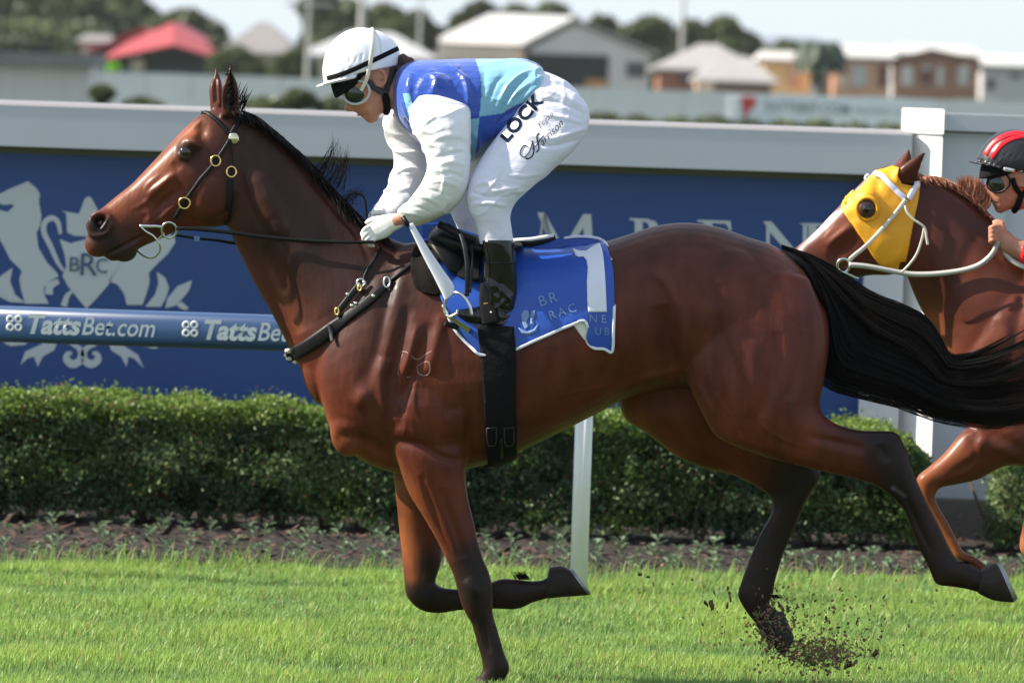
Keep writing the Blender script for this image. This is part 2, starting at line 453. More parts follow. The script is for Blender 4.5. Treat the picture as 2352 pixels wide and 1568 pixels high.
# ------------------------------------------------------------------ the horses
NEAR_FORE = [(885,950,1072,985,.09,-.12),(900,1025,1072,1048,.085,-.14),(914,1062,1069,1088,.078,-.145),(935,1125,1076,1145,.066,-.145),(968,1180,1088,1195,.056,-.145),
 (999,1232,1099,1245,.049,-.145),(1022,1278,1110,1282,.045,-.145),(1039,1314,1123,1312,.046,-.145),(1048,1345,1131,1345,.048,-.145),(1058,1382,1132,1376,.044,-.145),
 (1071,1412,1132,1405,.035,-.145),(1083,1432,1137,1425,.029,-.145),(1095,1475,1149,1465,.028,-.145),(1105,1510,1160,1503,.030,-.145),(1108,1537,1171,1535,.033,-.145),(1098,1556,1152,1572,.029,-.145)]
FAR_FORE = [(890,1010,1040,1010,.08,.12),(903,1090,1030,1090,.07,.13),(911,1160,1020,1160,.06,.135),(917,1220,1016,1220,.052,.14),(923,1275,1015,1282,.048,.14),(928,1325,1003,1325,.046,.14),
 (934,1368,1000,1338,.046,.14),(962,1398,1010,1345,.044,.14),(1003,1408,1022,1349,.036,.14),(1055,1401,1060,1352,.028,.14),(1105,1398,1105,1346,.026,.14),(1150,1398,1150,1328,.030,.14),
 (1190,1398,1188,1330,.032,.14),(1222,1384,1215,1333,.028,.14),(1250,1376,1244,1331,.027,.14),(1268,1370,1262,1320,.028,.14)]
NEAR_HIND = [(1500,600,1860,640,.09,-.10),(1540,700,1893,725,.115,-.13),(1556,790,1903,800,.125,-.145),(1580,880,1893,875,.125,-.155),(1618,962,1884,925,.115,-.16),
 (1648,1004,1892,951,.10,-.165),(1702,1030,1920,972,.084,-.165),(1772,1053,1962,985,.070,-.165),(1850,1073,2000,989,.058,-.165),(1930,1092,2036,989,.050,-.165),
 (1995,1108,2063,996,.043,-.165),(2032,1128,2081,1032,.039,-.165),(2060,1152,2094,1072,.035,-.165),(2080,1180,2113,1118,.031,-.165),(2092,1212,2137,1167,.028,-.165),
 (2110,1258,2164,1218,.026,-.165),(2131,1300,2184,1262,.028,-.165),(2150,1340,2202,1286,.032,-.165),(2186,1347,2222,1290,.030,-.165),(2222,1353,2242,1303,.028,-.165),(2246,1360,2256,1310,.032,-.165)]
FAR_HIND = [(1415,760,1700,760,.09,.11),(1418,850,1715,850,.11,.13),(1422,922,1735,915,.12,.145),(1438,965,1755,958,.12,.15),(1487,996,1775,990,.11,.155),(1545,1042,1800,1012,.095,.16),
 (1610,1073,1832,1035,.08,.165),(1690,1093,1868,1052,.065,.165),(1757,1130,1886,1085,.051,.165),(1773,1154,1873,1118,.045,.165),(1768,1184,1852,1152,.038,.165),(1742,1231,1828,1207,.030,.165),
 (1718,1290,1800,1272,.028,.165),(1701,1338,1782,1330,.030,.165),(1694,1366,1776,1364,.032,.165),(1712,1402,1768,1388,.029,.165),(1738,1434,1795,1405,.030,.165)]
TRUNK = [(712,800,742,930,.085),(745,730,765,1000,.15),(795,650,805,1040,.195),(860,590,868,1074,.225),(945,556,950,1092,.245),(1050,560,1055,1080,.27),
 (1150,570,1155,1054,.29),(1260,573,1265,1003,.305),(1360,562,1365,953,.30),(1435,541,1435,917,.285),(1500,520,1500,898,.27),(1570,511,1570,890,.265),
 (1645,520,1640,900,.26),(1720,545,1715,915,.245),(1785,568,1780,915,.21),(1845,620,1835,890,.16),(1882,690,1868,850,.09)]
NECK = [(545,262,512,470,.062),(585,270,527,530,.075),(640,310,556,592,.082),(705,370,590,660,.088),(770,438,625,722,.10),(828,500,660,790,.12),(885,542,695,855,.15),(950,565,745,930,.17)]
HEAD = [(560,268,575,430,.06),(520,250,562,492,.078),(470,258,532,514,.088),(432,287,488,523,.092),(392,328,448,523,.088),(350,373,405,532,.074),(305,420,365,551,.060),
 (268,450,332,565,.053),(236,476,305,580,.052),(213,494,285,594,.050),(200,509,262,600,.046)]

def ear(G, base, mid, tip, Y, lean, M=None, ws=1, dY=0):
    "upright pointed ear as a cupped leaf shape"
    loft(G, [(base[0],base[1],base[2],base[3],.022,Y),(mid[0],mid[1],mid[2],mid[3],.024,Y+lean*.5),(tip[0]-5,tip[1]+22,tip[0]+9,tip[1]+26,.013,Y+lean),(tip[0]-1,tip[1],tip[0]+2,tip[1]+2,.003,Y+lean*1.1)],
         M=M, ws=ws, dY=dY, n=14, k=5, cap0=.2, cap1=0)

def horse_body(M=None, ws=1.0, dY=0.0, voxel=.0065, headM='same', parts=('fore_near','fore_far','hind_near','hind_far'), legs=None, neck=None, ears=True):
    G = Geo(); kw = dict(M=M, ws=ws, dY=dY)
    HM = M if headM == 'same' else headM
    loft(G, TRUNK, n=36, **kw)
    loft(G, neck or NECK, n=30, e=2.05, **(kw if neck is None else dict(ws=ws, dY=dY)))
    hk = dict(M=HM, ws=ws, dY=dY)
    loft(G, HEAD, n=30, e=2.3, cap1=.35, **hk)
    # cheeks, brow ridges, muzzle, chin
    def bl(u,v,Y,r,sc=(1,1,1),rot=0):
        if HM: u,v = HM(u,v)
        G.ball(W(u,v,Y*ws+dY), r*ws, sc, rot=Matrix.Rotation(rot,3,'Y'))
    for s_ in (-1,1):
        bl(487,428,s_*.052,.125,(1,.36,1.0)); bl(440,335,s_*.070,.05,(1.1,.55,.8),-.6); bl(428,352,s_*.078,.034,(1,.5,.8),-.5)
        bl(370,430,s_*.040,.06,(1.7,.45,.5),-.72); bl(232,512,s_*.034,.052,(1,.55,.9),-.6); bl(290,560,s_*.02,.04,(1.3,.8,.8),-.6)
        bl(620,470,s_*.05,.12,(.6,.5,1.6),-.5)
    bl(291,584,0,.036,(1.1,1,.75),-.4); bl(225,560,0,.055,(.9,.8,.9))
    if ears:
        e1 = dict(M=HM, ws=ws, dY=dY)
        ear(G,(508,268,552,262),(510,205,546,195),(528,146),-.055,-.02,**e1)
        ear(G,(484,262,520,262),(480,205,510,190),(496,150),.045,.03,**e1)
    LG = dict(fore_near=NEAR_FORE, fore_far=FAR_FORE, hind_near=NEAR_HIND, hind_far=FAR_HIND)
    for p in parts: loft(G, LG[p], n=22, k=4, e=2.1, cap0=.3, cap1=.3, **kw)
    for l in (legs or []): loft(G, l, n=20, k=4, ws=ws, dY=dY, cap0=.3, cap1=.3)
    # muscles standing proud of the barrel
    def mb(u,v,Y,r,sc,rot=0):
        if M: u,v = M(u,v)
        G.ball(W(u,v,Y*ws+dY), r*ws, sc, n=20, m=12, rot=Matrix.Rotation(rot,3,'Y'))
    for s_ in (-1,1):
        mb(985,930,s_*.15,.19,(.95,.55,1.0)); mb(890,800,s_*.13,.21,(.6,.5,1.45),.3); mb(835,930,s_*.08,.17,(.62,.55,1.15),.35)
        mb(1000,700,s_*.12,.20,(.6,.5,1.1),.2); mb(1640,690,s_*.13,.23,(1.0,.52,.9)); mb(1770,800,s_*.10,.22,(.7,.62,1.25),.15)
    me = remesh(G, voxel, 7)
    return me

FEAT_BODY = [  # ridges and hollows seen on the flank
 ([(905,600),(885,700),(865,800),(830,900)],16,-.010),([(940,700),(915,800),(900,880),(905,960)],13,-.012),
 ([(985,740),(960,830),(930,900),(918,985)],11,-.010),([(1015,720),(1000,800),(985,860)],14,.008),([(960,740),(940,820),(925,860)],9,.007),
 ([(885,820),(875,880),(900,960)],16,.010),([(810,930),(850,900)],22,.008),([(770,1000),(830,1010),(900,1050)],14,-.009),
 ([(905,1010),(960,1020),(1020,1050),(1068,1060)],9,-.007),([(1070,900),(1078,980),(1072,1060)],12,-.012),([(1040,940),(1045,1000)],25,.007),
 ([(700,400),(760,470),(820,540),(850,600)],7,-.006),([(600,560),(650,650),(700,760)],22,-.009),([(640,500),(700,600),(760,720)],34,.006),
 ([(1455,655),(1485,632),(1520,640),(1550,685),(1566,760),(1574,850),(1592,920),(1625,985)],13,.010),
 ([(1520,700),(1535,780),(1545,850)],26,-.018),([(1440,900),(1490,862),(1535,870),(1580,905)],10,.010),
 ([(1650,650),(1655,760),(1690,860),(1700,950)],12,-.006),([(1600,880),(1640,960)],12,.006),([(1780,760),(1775,860),(1750,960)],14,-.009),
 ([(1840,760),(1835,840),(1810,920)],12,-.007),([(1720,780),(1730,880),(1720,960)],24,.007),([(1615,560),(1625,640),(1650,700)],12,-.005),
 ([(1850,1000),(1920,1015),(1990,1030)],12,-.007),([(1700,1010),(1800,1040),(1900,1065)],14,.004),([(2020,1020),(2040,1060)],12,-.005),
 ([(1200,700),(1195,820),(1180,930)],20,-.0045),([(1290,680),(1285,800),(1265,900)],20,-.004),([(1380,650),(1375,780),(1350,880)],20,-.004),
 ([(2070,1120),(2100,1190),(2140,1270)],7,-.006),([(1010,1120),(1040,1200),(1065,1280)],9,-.006),([(965,1090),(1000,1190),(1040,1290)],8,-.005),
 ([(1070,1330),(1085,1350),(1098,1370)],10,.005),([(1105,1420),(1125,1500)],6,-.005),
]
FEAT_VEIN = [([(395,400),(360,440),(325,470),(300,480)],3,.003),([(410,430),(372,452),(352,480),(322,492)],2.6,.003),([(380,470),(350,500),(330,508)],2.6,.0025),([(470,400),(450,440),(420,470)],3,.0022),
 ([(985,780),(960,850),(952,930),(975,1000)],3,.003),([(900,900),(930,960),(925,1010)],3,.0025),([(960,1100),(985,1170),(1030,1260)],3,.003),([(1230,930),(1300,905),(1380,890),(1440,880)],3,.0028),
 ([(1730,960),(1780,1000),(1850,1030)],3,.0025),([(1640,900),(1680,960),(1700,1010)],3,.0025),([(640,560),(680,640),(720,720)],3,.002)]
FEAT_HEAD = [
 ([(531,172),(529,200),(527,245)],7,-.014,-1,-.2,0),([(517,190),(513,220),(515,250)],3,.006,-1,-.2,0),([(543,185),(545,215),(544,240)],3,.005,-1,-.2,0),([(496,175),(494,205),(497,240)],6,-.010,-1,0,.2),
 ([(405,398),(370,425),(335,452)],8,.009),([(420,425),(380,460),(340,490)],14,-.007),([(455,330),(465,300),(455,285)],12,-.010),
 ([(428,326),(448,328),(462,342)],6,.007),([(408,350),(418,362),(440,366)],5,.005),([(395,372),(415,390)],10,-.005),
 ([(238,590),(262,577),(300,556),(335,538)],4,-.009),([(270,590),(300,575),(325,560)],8,.004),
 ([(330,455),(345,490),(335,520)],6,.004),([(400,470),(370,500),(335,515)],4,.0035),([(370,400),(345,420),(330,440)],5,.003),
 ([(425,505),(470,508),(520,490),(545,440)],9,-.007),([(445,470),(480,478)],30,.004),
 ([(205,495),(225,485),(246,495),(256,512),(244,534),(220,541),(203,530),(198,512),(205,495)],6,.008),
 ([(216,514),(228,509),(238,514)],14,-.05),
]
def paint(me, base, strokes, M=None, sc=1.0, dY=0):
    P = getco(me); U, V = uvproj(P); C = np.tile(np.array(base, float), (len(P),1))
    wob = np.array([noise.noise(Vector(p)*9)*20+noise.noise(Vector(p)*30)*6 for p in P])*sc
    for s_ in strokes:
        pts, wd, col, a = s_[:4]; y0 = s_[4] if len(s_)>4 else -9; y1 = s_[5] if len(s_)>5 else 9
        hard = s_[6] if len(s_)>6 else 2
        if M: pts = [M(*p) for p in pts]
        d, t = segdist(U, V, pts); d = np.maximum(d+wob*.5,0)
        wt = a*np.exp(-(d/(wd*sc))**hard)*(((P[:,1]-dY)>=y0*sc)&((P[:,1]-dY)<=y1*sc))
        C = C*(1-wt[:,None])+np.array(col)*wt[:,None]
    settint(me, C)
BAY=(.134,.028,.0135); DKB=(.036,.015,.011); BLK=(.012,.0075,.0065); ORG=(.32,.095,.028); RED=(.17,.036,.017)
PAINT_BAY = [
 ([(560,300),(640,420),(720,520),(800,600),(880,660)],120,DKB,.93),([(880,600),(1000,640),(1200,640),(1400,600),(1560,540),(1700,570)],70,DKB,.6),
 ([(600,560),(640,660),(690,760)],12,ORG,.4),([(560,470),(600,560)],50,(.05,.02,.014),.75),([(650,560),(720,660),(790,740)],90,DKB,.7),([(760,720),(840,850),(880,930)],55,(.07,.024,.018),.5),  # orange throat edge is sunlight painted into the coat
 ([(440,300),(350,390),(270,460)],32,(.27,.075,.025),.8),([(470,410),(520,470)],50,(.075,.022,.013),.6),  # sunlit orange of the face front put into the coat colour
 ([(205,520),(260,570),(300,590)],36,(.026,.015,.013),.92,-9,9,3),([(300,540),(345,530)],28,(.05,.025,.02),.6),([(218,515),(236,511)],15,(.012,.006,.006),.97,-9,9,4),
 ([(425,350),(433,350)],24,(.018,.010,.008),.97,-9,9,3),([(496,160),(535,160)],20,BLK,.8),([(533,160),(529,245)],6,(.03,.012,.010),.8,-.2,0),([(492,200),(495,245)],7,(.26,.085,.035),.7,0,.2),([(720,960),(760,1010),(850,1070)],30,ORG,.4),  # lit inside of the far ear and sunlit breast edge are painted in
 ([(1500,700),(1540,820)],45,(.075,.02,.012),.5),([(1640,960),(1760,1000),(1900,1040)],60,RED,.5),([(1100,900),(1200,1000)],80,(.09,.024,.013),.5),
 # black lower legs
 ([(1088,1330),(1100,1400),(1130,1490),(1140,1570)],70,BLK,.95,-.3,0,3),([(1075,1280),(1095,1340)],48,BLK,.75,-.3,0,3),
 ([(965,1370),(1100,1380),(1250,1350)],75,BLK,.95,.02,.4,3),([(985,1300),(980,1350)],40,BLK,.8,.02,.4,3),
 ([(2045,1040),(2075,1120),(2110,1200),(2150,1290),(2250,1340)],72,BLK,.95,-.4,0,3),([(1960,975),(2030,1000)],42,BLK,.85,-.4,0,3),
 ([(1830,1110),(1810,1180),(1760,1280),(1735,1360),(1790,1430)],78,BLK,.95,.02,.4,3),([(1860,1070),(1830,1120)],40,BLK,.8,.02,.4,3),
 ([(925,1120),(935,1220),(950,1320)],18,ORG,.8,.02,.4),([(915,1060),(960,1160),(1015,1270)],14,(.30,.09,.03),.5,-.4,0),  # orange rims on the foreleg fronts: painted sunlight
 ([(1425,930),(1450,980),(1540,1050)],30,ORG,.6,.03,.4),  # sun on the far thigh's front edge, painted as orange coat
 ([(2052,1122),(2078,1138)],5,(.25,.24,.24),.7,-.4,0),
]

def hair_ribbons(name, guides, material, parent, width=.0035, seed=3, split=False):
    "many thin tapering hair ribbons along given 3D guide lines, in one mesh"
    rng = np.random.RandomState(seed); V = []; F = []
    for g in guides:
        k = len(g); w0 = width*rng.uniform(.6,1.4); a = rng.uniform(0,math.pi); side0 = np.array([math.sin(a)*.6, math.cos(a), math.sin(a)])
        o = len(V)
        for i,p in enumerate(g):
            t = g[min(i+1,k-1)]-g[max(i-1,0)]; s_ = np.cross(t, side0); s_ = s_/(np.linalg.norm(s_)+1e-9)
            ww = w0*(1-(i/(k-1))**2.2*.92)
            V.append(p+s_*ww); V.append(p-s_*ww)
        for i in range(k-1): F.append((o+2*i,o+2*i+1,o+2*i+3,o+2*i+2))
    me = fromnp(name, np.array(V), np.array(F)); return link(name, me, material, parent, smooth=True)

def hoof(name, sec, parent, Y, M=None, ws=1, dY=0, shoe=None):
    G = Geo(); loft(G, [s_+(Y,) for s_ in sec], M=M, ws=ws, dY=dY, n=24, k=3, cap0=.15, cap1=0)
    o = G.obj(name, M_['hoof'], parent, smooth=True)
    if shoe:
        G = Geo(); loft(G, [s_+(Y,) for s_ in shoe], M=M, ws=ws, dY=dY, n=24, k=1, cap0=0, cap1=0)
        G.obj('horseshoe', M_['shoe'], o)
    return o

# ---- leading horse
lead = thing('horse', (0.2,0,0), 'bay racehorse with black mane and tail galloping in front, under the blue and white rider', 'horse', 'galloping racehorses')
hm = horse_body(voxel=.0065)
sculpt(hm, FEAT_BODY, gain=1.5); sculpt(hm, FEAT_HEAD, gain=1.3); sculpt(hm, FEAT_VEIN)
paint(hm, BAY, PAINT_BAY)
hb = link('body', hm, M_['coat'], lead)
B_H = bvh_of(hb)
def eyes(parent, M=None, ws=1, dY=0):
    for s_ in (-1,1):
        u,v = (427,349) if not M else M(427,349)
        Y = None
        p, n_ = hit(B_H if not M else B_H2, u, v, 0, far=(s_>0))
        if p is None: p = W(u,v,s_*.09*ws+dY)
        Geo().ball(p+Vector((0,-s_*.013*ws,0)), .023*ws, (1.1,.8,.95), n=16, m=10).obj('eye', M_['eye'], parent, smooth=True)
eyes(lead)
for s_ in (False,True):
    p,n_ = hit(B_H, 229, 514, .0, far=s_)
    if p: Geo().ball(p+n_*.002, .015, (1.1,.35,.8), rot=Matrix.Rotation(.6,3,'Y')).obj('nostril_lining', M_['pink'], lead, smooth=True)
hoof('hoof', [(1096,1552,1148,1572,.036),(1070,1583,1150,1590,.055)], lead, -.145)
hoof('hoof', [(1256,1374,1264,1302,.036),(1285,1371,1290,1299,.045),(1352,1366,1306,1306,.056)], lead, .14, shoe=[(1353,1366,1307,1305,.056),(1358,1362,1313,1303,.054)])
hoof('hoof', [(2247,1362,2256,1306,.040),(2282,1378,2280,1294,.05),(2328,1383,2288,1293,.056)], lead, -.165, shoe=[(2329,1383,2290,1293,.056),(2337,1374,2300,1294,.052)])
hoof('hoof', [(1735,1434,1800,1403,.038),(1765,1472,1815,1440,.046),(1800,1508,1824,1462,.05)], lead, .165)

rng = np.random.RandomState(11)
# tail
up_ = catmull([(1795,563),(1862,590),(1915,626),(1985,683),(2050,720),(2110,750),(2152,795),(2180,836),(2230,836),(2290,820),(2352,795),(2440,752)],6)
lo_ = catmull([(1797,574),(1862,628),(1893,705),(1896,790),(1906,858),(1985,888),(2070,912),(2140,942),(2215,957),(2300,960),(2400,945),(2500,925)],6)
clump = [(rng.rand(), rng.uniform(0,6.28), rng.uniform(3,12), rng.uniform(1,2.2), rng.normal(0,9), rng.normal(0,.16), rng.uniform(.62,1.0), rng.normal(0,.03)) for _ in range(70)]
gd = []
for i in range(15000):
    s_ = float(np.clip(.5+.30*rng.normal(),-.10,1.10)) if rng.rand()<.45 else rng.rand(); kk = len(up_); ph = rng.uniform(0,6.28); am = rng.uniform(0,9); fr = rng.uniform(1,2.5); L_ = int(kk*rng.uniform(.55,1.0)) if rng.rand()<.8 else int(kk*rng.uniform(.3,.6))
    yo = rng.normal(0,.020); drift = rng.normal(0,6); sd = rng.normal(0,.30) ; g = []
    if rng.rand()<.72:
        c_ = clump[rng.randint(len(clump))]; s_ = c_[0]+rng.normal(0,.03); ph = c_[1]; am = c_[2]; fr = c_[3]; drift = c_[4]+rng.normal(0,2); sd = c_[5]+rng.normal(0,.05); L_ = int(kk*min(1,c_[6]*rng.uniform(.85,1.05))); yo = c_[7]+rng.normal(0,.006)
    st = rng.randint(0, int(kk*.35)) if rng.rand()<.6 else 0
    for j in range(st, max(L_,st+8), 3):
        j = min(j,kk-1); t = j/kk; s2_ = min(max(s_+sd*t,-.14),1.15); q = up_[j]*(1-s2_)+lo_[j]*s2_
        w_ = am*math.sin(ph+fr*t*6.28)*t+drift*t
        spread = math.sin(min(t*1.3,1)*math.pi*.5)
        g.append(np.array(W(q[0]+w_*.4, q[1]+w_, yo*spread*1.7*(1-abs(2*s_-1)**3*.6))))
    gd.append(np.array(g))
for i in range(420):   # flying single strands
    s_ = rng.choice([0,1]) ; src = up_ if s_==0 else lo_; g = []; off = rng.uniform(1,26)*rng.uniform(.2,1)*(1 if s_ else -1); st = rng.randint(20,40)
    for j in range(st, len(src), 3):
        t = (j-st)/(len(src)-st); q = src[j]; g.append(np.array(W(q[0]+off*t*1.5, q[1]+off*t*(.9 if s_ else .35), rng.normal(0,.002))))
    if len(g)>3: gd.append(np.array(g))
tail_o = hair_ribbons('tail', gd, M_['hair'], lead, .0012)
G = Geo()   # dock under the hair
loft(G, [(1770,566,1790,600,.03),(1840,590,1845,625,.035),(1885,640,1872,680,.03),(1915,700,1898,730,.022),(1950,770,1920,790,.012)], n=12)
G.obj('dock', M_['hair'], tail_o if False else lead, smooth=True)
# mane
gd = []
crest = catmull([(556,262),(590,276),(628,306),(672,345),(715,392),(760,440),(800,482),(840,520),(878,545)],6)
for i in range(5200):
    j = rng.uniform(0,len(crest)-1.01); a = int(j); q = crest[a]+(crest[a+1]-crest[a])*(j-a); t = j/len(crest)
    ln = rng.uniform(14,38)*(1 if t<.35 else 1.5); back = rng.uniform(.2,.9); yy = rng.normal(0,.016); g = []
    for k_ in range(6):
        f = k_/5; lay = rng.normal(0,.6)
        g.append(np.array(W(q[0]+ln*f*back*1.0+lay, q[1]-8+ln*f*(.85-back*.35)+ 10*f*f, yy-(.030+.03*f)*f*(1 if yy<0.008 else -.7)-.0)))
    gd.append(np.array(g))
gdm=gd; gd=[]
for i in range(130):   # wind-blown locks
    c = rng.choice([0,1,2]); bx,by = [(735,410),(765,430),(790,470)][c]; tx,ty = [(768,322),(790,345),(836,440)][c]
    bx += rng.normal(0,16); by += rng.normal(0,12); tx += rng.normal(0,9); ty += rng.normal(0,9); g = []; yy = rng.normal(0,.012)
    for k_ in range(7):
        f = k_/6; g.append(np.array(W(bx+(tx-bx)*f+8*math.sin(f*3.1)*(1 if c<2 else -1.2), by+(ty-by)*f-(6*math.sin(f*3.1) if c==2 else 0), yy)))
    gd.append(np.array(g))
gdw=gd; gd=gdm
for i in range(140):   # forelock and tuft behind the ears
    bx = rng.uniform(515,562); by = rng.uniform(228,262); dx = rng.uniform(-4,16); L_ = rng.uniform(18,48); g = []; yy = rng.normal(-.01,.035)
    up1 = rng.rand()<.4
    for k_ in range(6):
        f = k_/5; g.append(np.array(W(bx+dx*f+6*f*f, by-(L_*f if up1 else -L_*.6*f+8*math.sin(f*3)), yy-.03*f)))
    gd.append(np.array(g))
hair_ribbons('mane', gd, M_['hair'], lead, .0018, seed=5)
hair_ribbons('mane_lock', gdw, M_['hair'], lead, .0009, seed=6)
gd = []   # ear fringe and fetlock hair
for i in range(160):
    f0_ = rng.uniform(0,1); u = 528+6*f0_+rng.normal(0,3); v = 160+95*f0_; g = []
    for k_ in range(4): g.append(np.array(W(u-4+k_*2.5, v-k_*2+rng.normal(0,1), -.085-.004*k_)))
    gd.append(np.array(g))
hair_ribbons('ear_fringe', gd, M_['hair'], lead, .0015, seed=7)
for (u,v,Y,dx,dy) in ((1205,1330,.14,-6,-12),(1776,1366,.165,5,5),(2205,1290,-.165,7,1)):
    gd = []
    for i in range(70):
        a = rng.normal(0,9); g = [np.array(W(u+a+dx*f*rng.uniform(.7,1.2)*2, v+dy*f*1.5+rng.normal(0,1), Y+rng.normal(0,.008))) for f in (0,.3,.6,1)]; gd.append(np.array(g))
    hair_ribbons('fetlock_hair', gd, M_['hair'], lead, .0018, seed=7)

# brand on the shoulder: pale lines
def brand(parent):
    for pts in ([(920,808),(933,808),(945,818),(958,826),(975,815),(992,806)],[(925,812),(917,838),(915,862),(942,866)],[(966,836),(984,830),(988,850),(980,862),(962,858),(958,842),(966,836)]):
        strap(B_H, pts, 2.6, 'freeze_brand', M_['brand'], parent, off=.0, k=4, th=.0008)
M_['brand'] = mat('grey_white_hair_brand', (.22,.13,.11), rough=.6)
brand(lead)
# ------------------------------------------------------------------ tack of the leading horse
br = thing('bridle', tuple(W(450,420,-.1)), 'black bridle with brass rings and steel bit on the leading bay horse', 'bridle', 'bridles')
def ringobj(B, u, v, ru, rv, r, name, material, parent, off=.008, Y=None, tilt=0):
    p, n_ = hit(B, u, v, off) if B else (None,None)
    if p is None: p = W(u,v,Y if Y is not None else -.1); n_ = Vector((0,-1,0))
    n_ = (n_+Vector((0,-1,0))).normalized(); a = (Vector((math.cos(tilt),0,math.sin(tilt)))); a = (a-n_*a.dot(n_)).normalized(); b = n_.cross(a)
    return Geo().ring(p, a*ru/640, b*rv/640, r, n=24, m=8).obj(name, material, parent, smooth=True)
strap(B_H, [(462,259),(470,260),(480,263),(505,284),(528,312)], 9, 'browband', M_['leather'], br)
strap(B_H, [(528,322),(495,372),(458,418),(425,463),(402,500)], 9, 'cheek_strap', M_['leather'], br, off=.010)
strap(B_H, [(528,322),(458,418),(404,495)], 8, 'cheek_strap', M_['leather'], br, off=.005, far=True)
strap(B_H, [(530,325),(533,360),(530,392)], 4, 'throat_strap', M_['leather'], br, off=.005)
strap(B_H, [(529,398),(527,440),(524,482)], 13, 'throat_strap', M_['leather'], br, off=.009)
strap(B_H, [(532,400),(533,450),(526,500),(516,512)], 6, 'throat_strap', M_['leather'], br, off=.004)
strap(B_H, [(530,310),(545,285),(556,262)], 11, 'headpiece', M_['leather'], br, off=.005)
p,n_ = hit(B_H, 536, 319, .006); Geo().ball(p, .021, (1,.45,1), n=18, m=10).obj('rosette', mat('pearl_boss',(.66,.62,.42),rough=.12,metal=.9), br, smooth=True)
for (u,v,a,b) in ((495,370,11,12),(425,465,13,12.5),(530,396,11,12)):
    ringobj(B_H,u,v,a,b,.0038,'buckle',M_['brass'],br,off=.012)
ringobj(B_H,387,523,17,19,.0048,'bit_ring',M_['steel'],br,off=.014)
def tube_uv(B, pts, r, name, material, parent, off=.008, Ys=None, k=6):
    P = catmull(pts,k); YY = None if Ys is None else np.interp(np.linspace(0,1,len(P)), np.linspace(0,1,len(Ys)), Ys); c = []
    for i,(u,v) in enumerate(P):
        p = None
        if YY is None: p,_ = hit(B,u,v,off)
        if p is None: p = W(u,v,YY[i] if YY is not None else (c[-1].y if c else -.06))
        c.append(p)
    for _ in range(2): c = [c[0]]+[(c[i-1]+c[i]*2+c[i+1])/4 for i in range(1,len(c)-1)]+[c[-1]]
    return Geo().tube(c, r, n=8).obj(name, material, parent, smooth=True)
tube_uv(B_H, [(372,519),(348,516),(322,518)], [.0065]*13, 'bit_bar', M_['steel'], br, off=.01)
tube_uv(B_H, [(376,530),(368,538),(358,547)], .004, 'bit_bar', M_['steel'], br, off=.012)
tube_uv(None, [(322,519),(336,532),(352,541),(366,560),(367,578),(350,593),(330,588),(312,573)], .0036, 'bit_loop', M_['steel'], br, Ys=[-.065,-.07,-.08,-.08,-.06,-.03,0,.02])
strap(B_H, [(404,524),(450,526),(520,533),(600,543),(700,552),(790,556),(858,556)], [9,9,9,8,8,8], 'rein', M_['leather'], br, free=True, Ys=[-.09,-.10,-.10,-.105,-.12,-.14,-.15])
strap(B_H, [(404,540),(450,547),(500,552),(545,559),(620,562),(830,556)], [6,6,7,8,8,8], 'rein', M_['leather'], br, free=True, Ys=[.08,.09,.10,.11,.14,.08])
Geo().tube([W(446,548,-.05),W(458,549,-.05)], .010).obj('rein_stop', M_['cloth_print'], br)
tube_uv(None, [(797,470),(799,455),(812,444),(828,446),(839,458),(842,480),(843,500)], .0045, 'rein_end', M_['leather'], br, Ys=[-.02,-.03,-.04,-.04])

bp = thing('breastplate', tuple(W(760,740,-.2)), 'black breastplate with elastic straps and buckles across the leading horse\'s chest', 'breastplate')
strap(B_H, [(658,818),(676,812),(715,790),(760,758),(800,728),(850,690),(882,660)], [28,30,32,32,26,22,18], 'breast_strap', M_['leather'], bp, off=.007, th=.006)
strap(B_H, [(885,656),(905,640),(945,610),(985,582),(1005,560)], 8, 'side_strap', M_['leather'], bp, off=.006)
strap(B_H, [(772,722),(790,700),(812,672),(826,655)], 14, 'upper_strap', M_['leather'], bp, off=.010)
strap(B_H, [(834,645),(843,622),(858,598),(874,570)], 6, 'neck_strap', M_['leather'], bp, off=.004)
strap(B_H, [(757,745),(765,765),(770,785)], 8, 'strap_keeper', M_['grey_strap'], bp, off=.016)
for (u,v,a,b,mt) in ((889,652,7,12,'steel'),(829,652,9,9,'steel'),(827,663,4,7,'brass'),(776,716,4,8,'brass')):
    ringobj(B_H,u,v,a,b,.0042,'buckle',M_[mt],bp,off=.016)
for (u,v) in ((824,655),(838,652),(860,683),(822,700),(800,678),(813,705)):
    p,n_ = hit(B_H,u,v,.016); Geo().ball(p,.0075,(1,.6,1)).obj('stud', M_['steel'], bp, smooth=True)
G = Geo()
for i in range(9):
    p = W(664+random.uniform(-6,16), 822+random.uniform(-20,14), random.uniform(-.05,.02)); G.ball(p, random.uniform(.008,.014), (1,.8,.7))
G.obj('fleece_tuft', M_['rope'], bp, smooth=True)

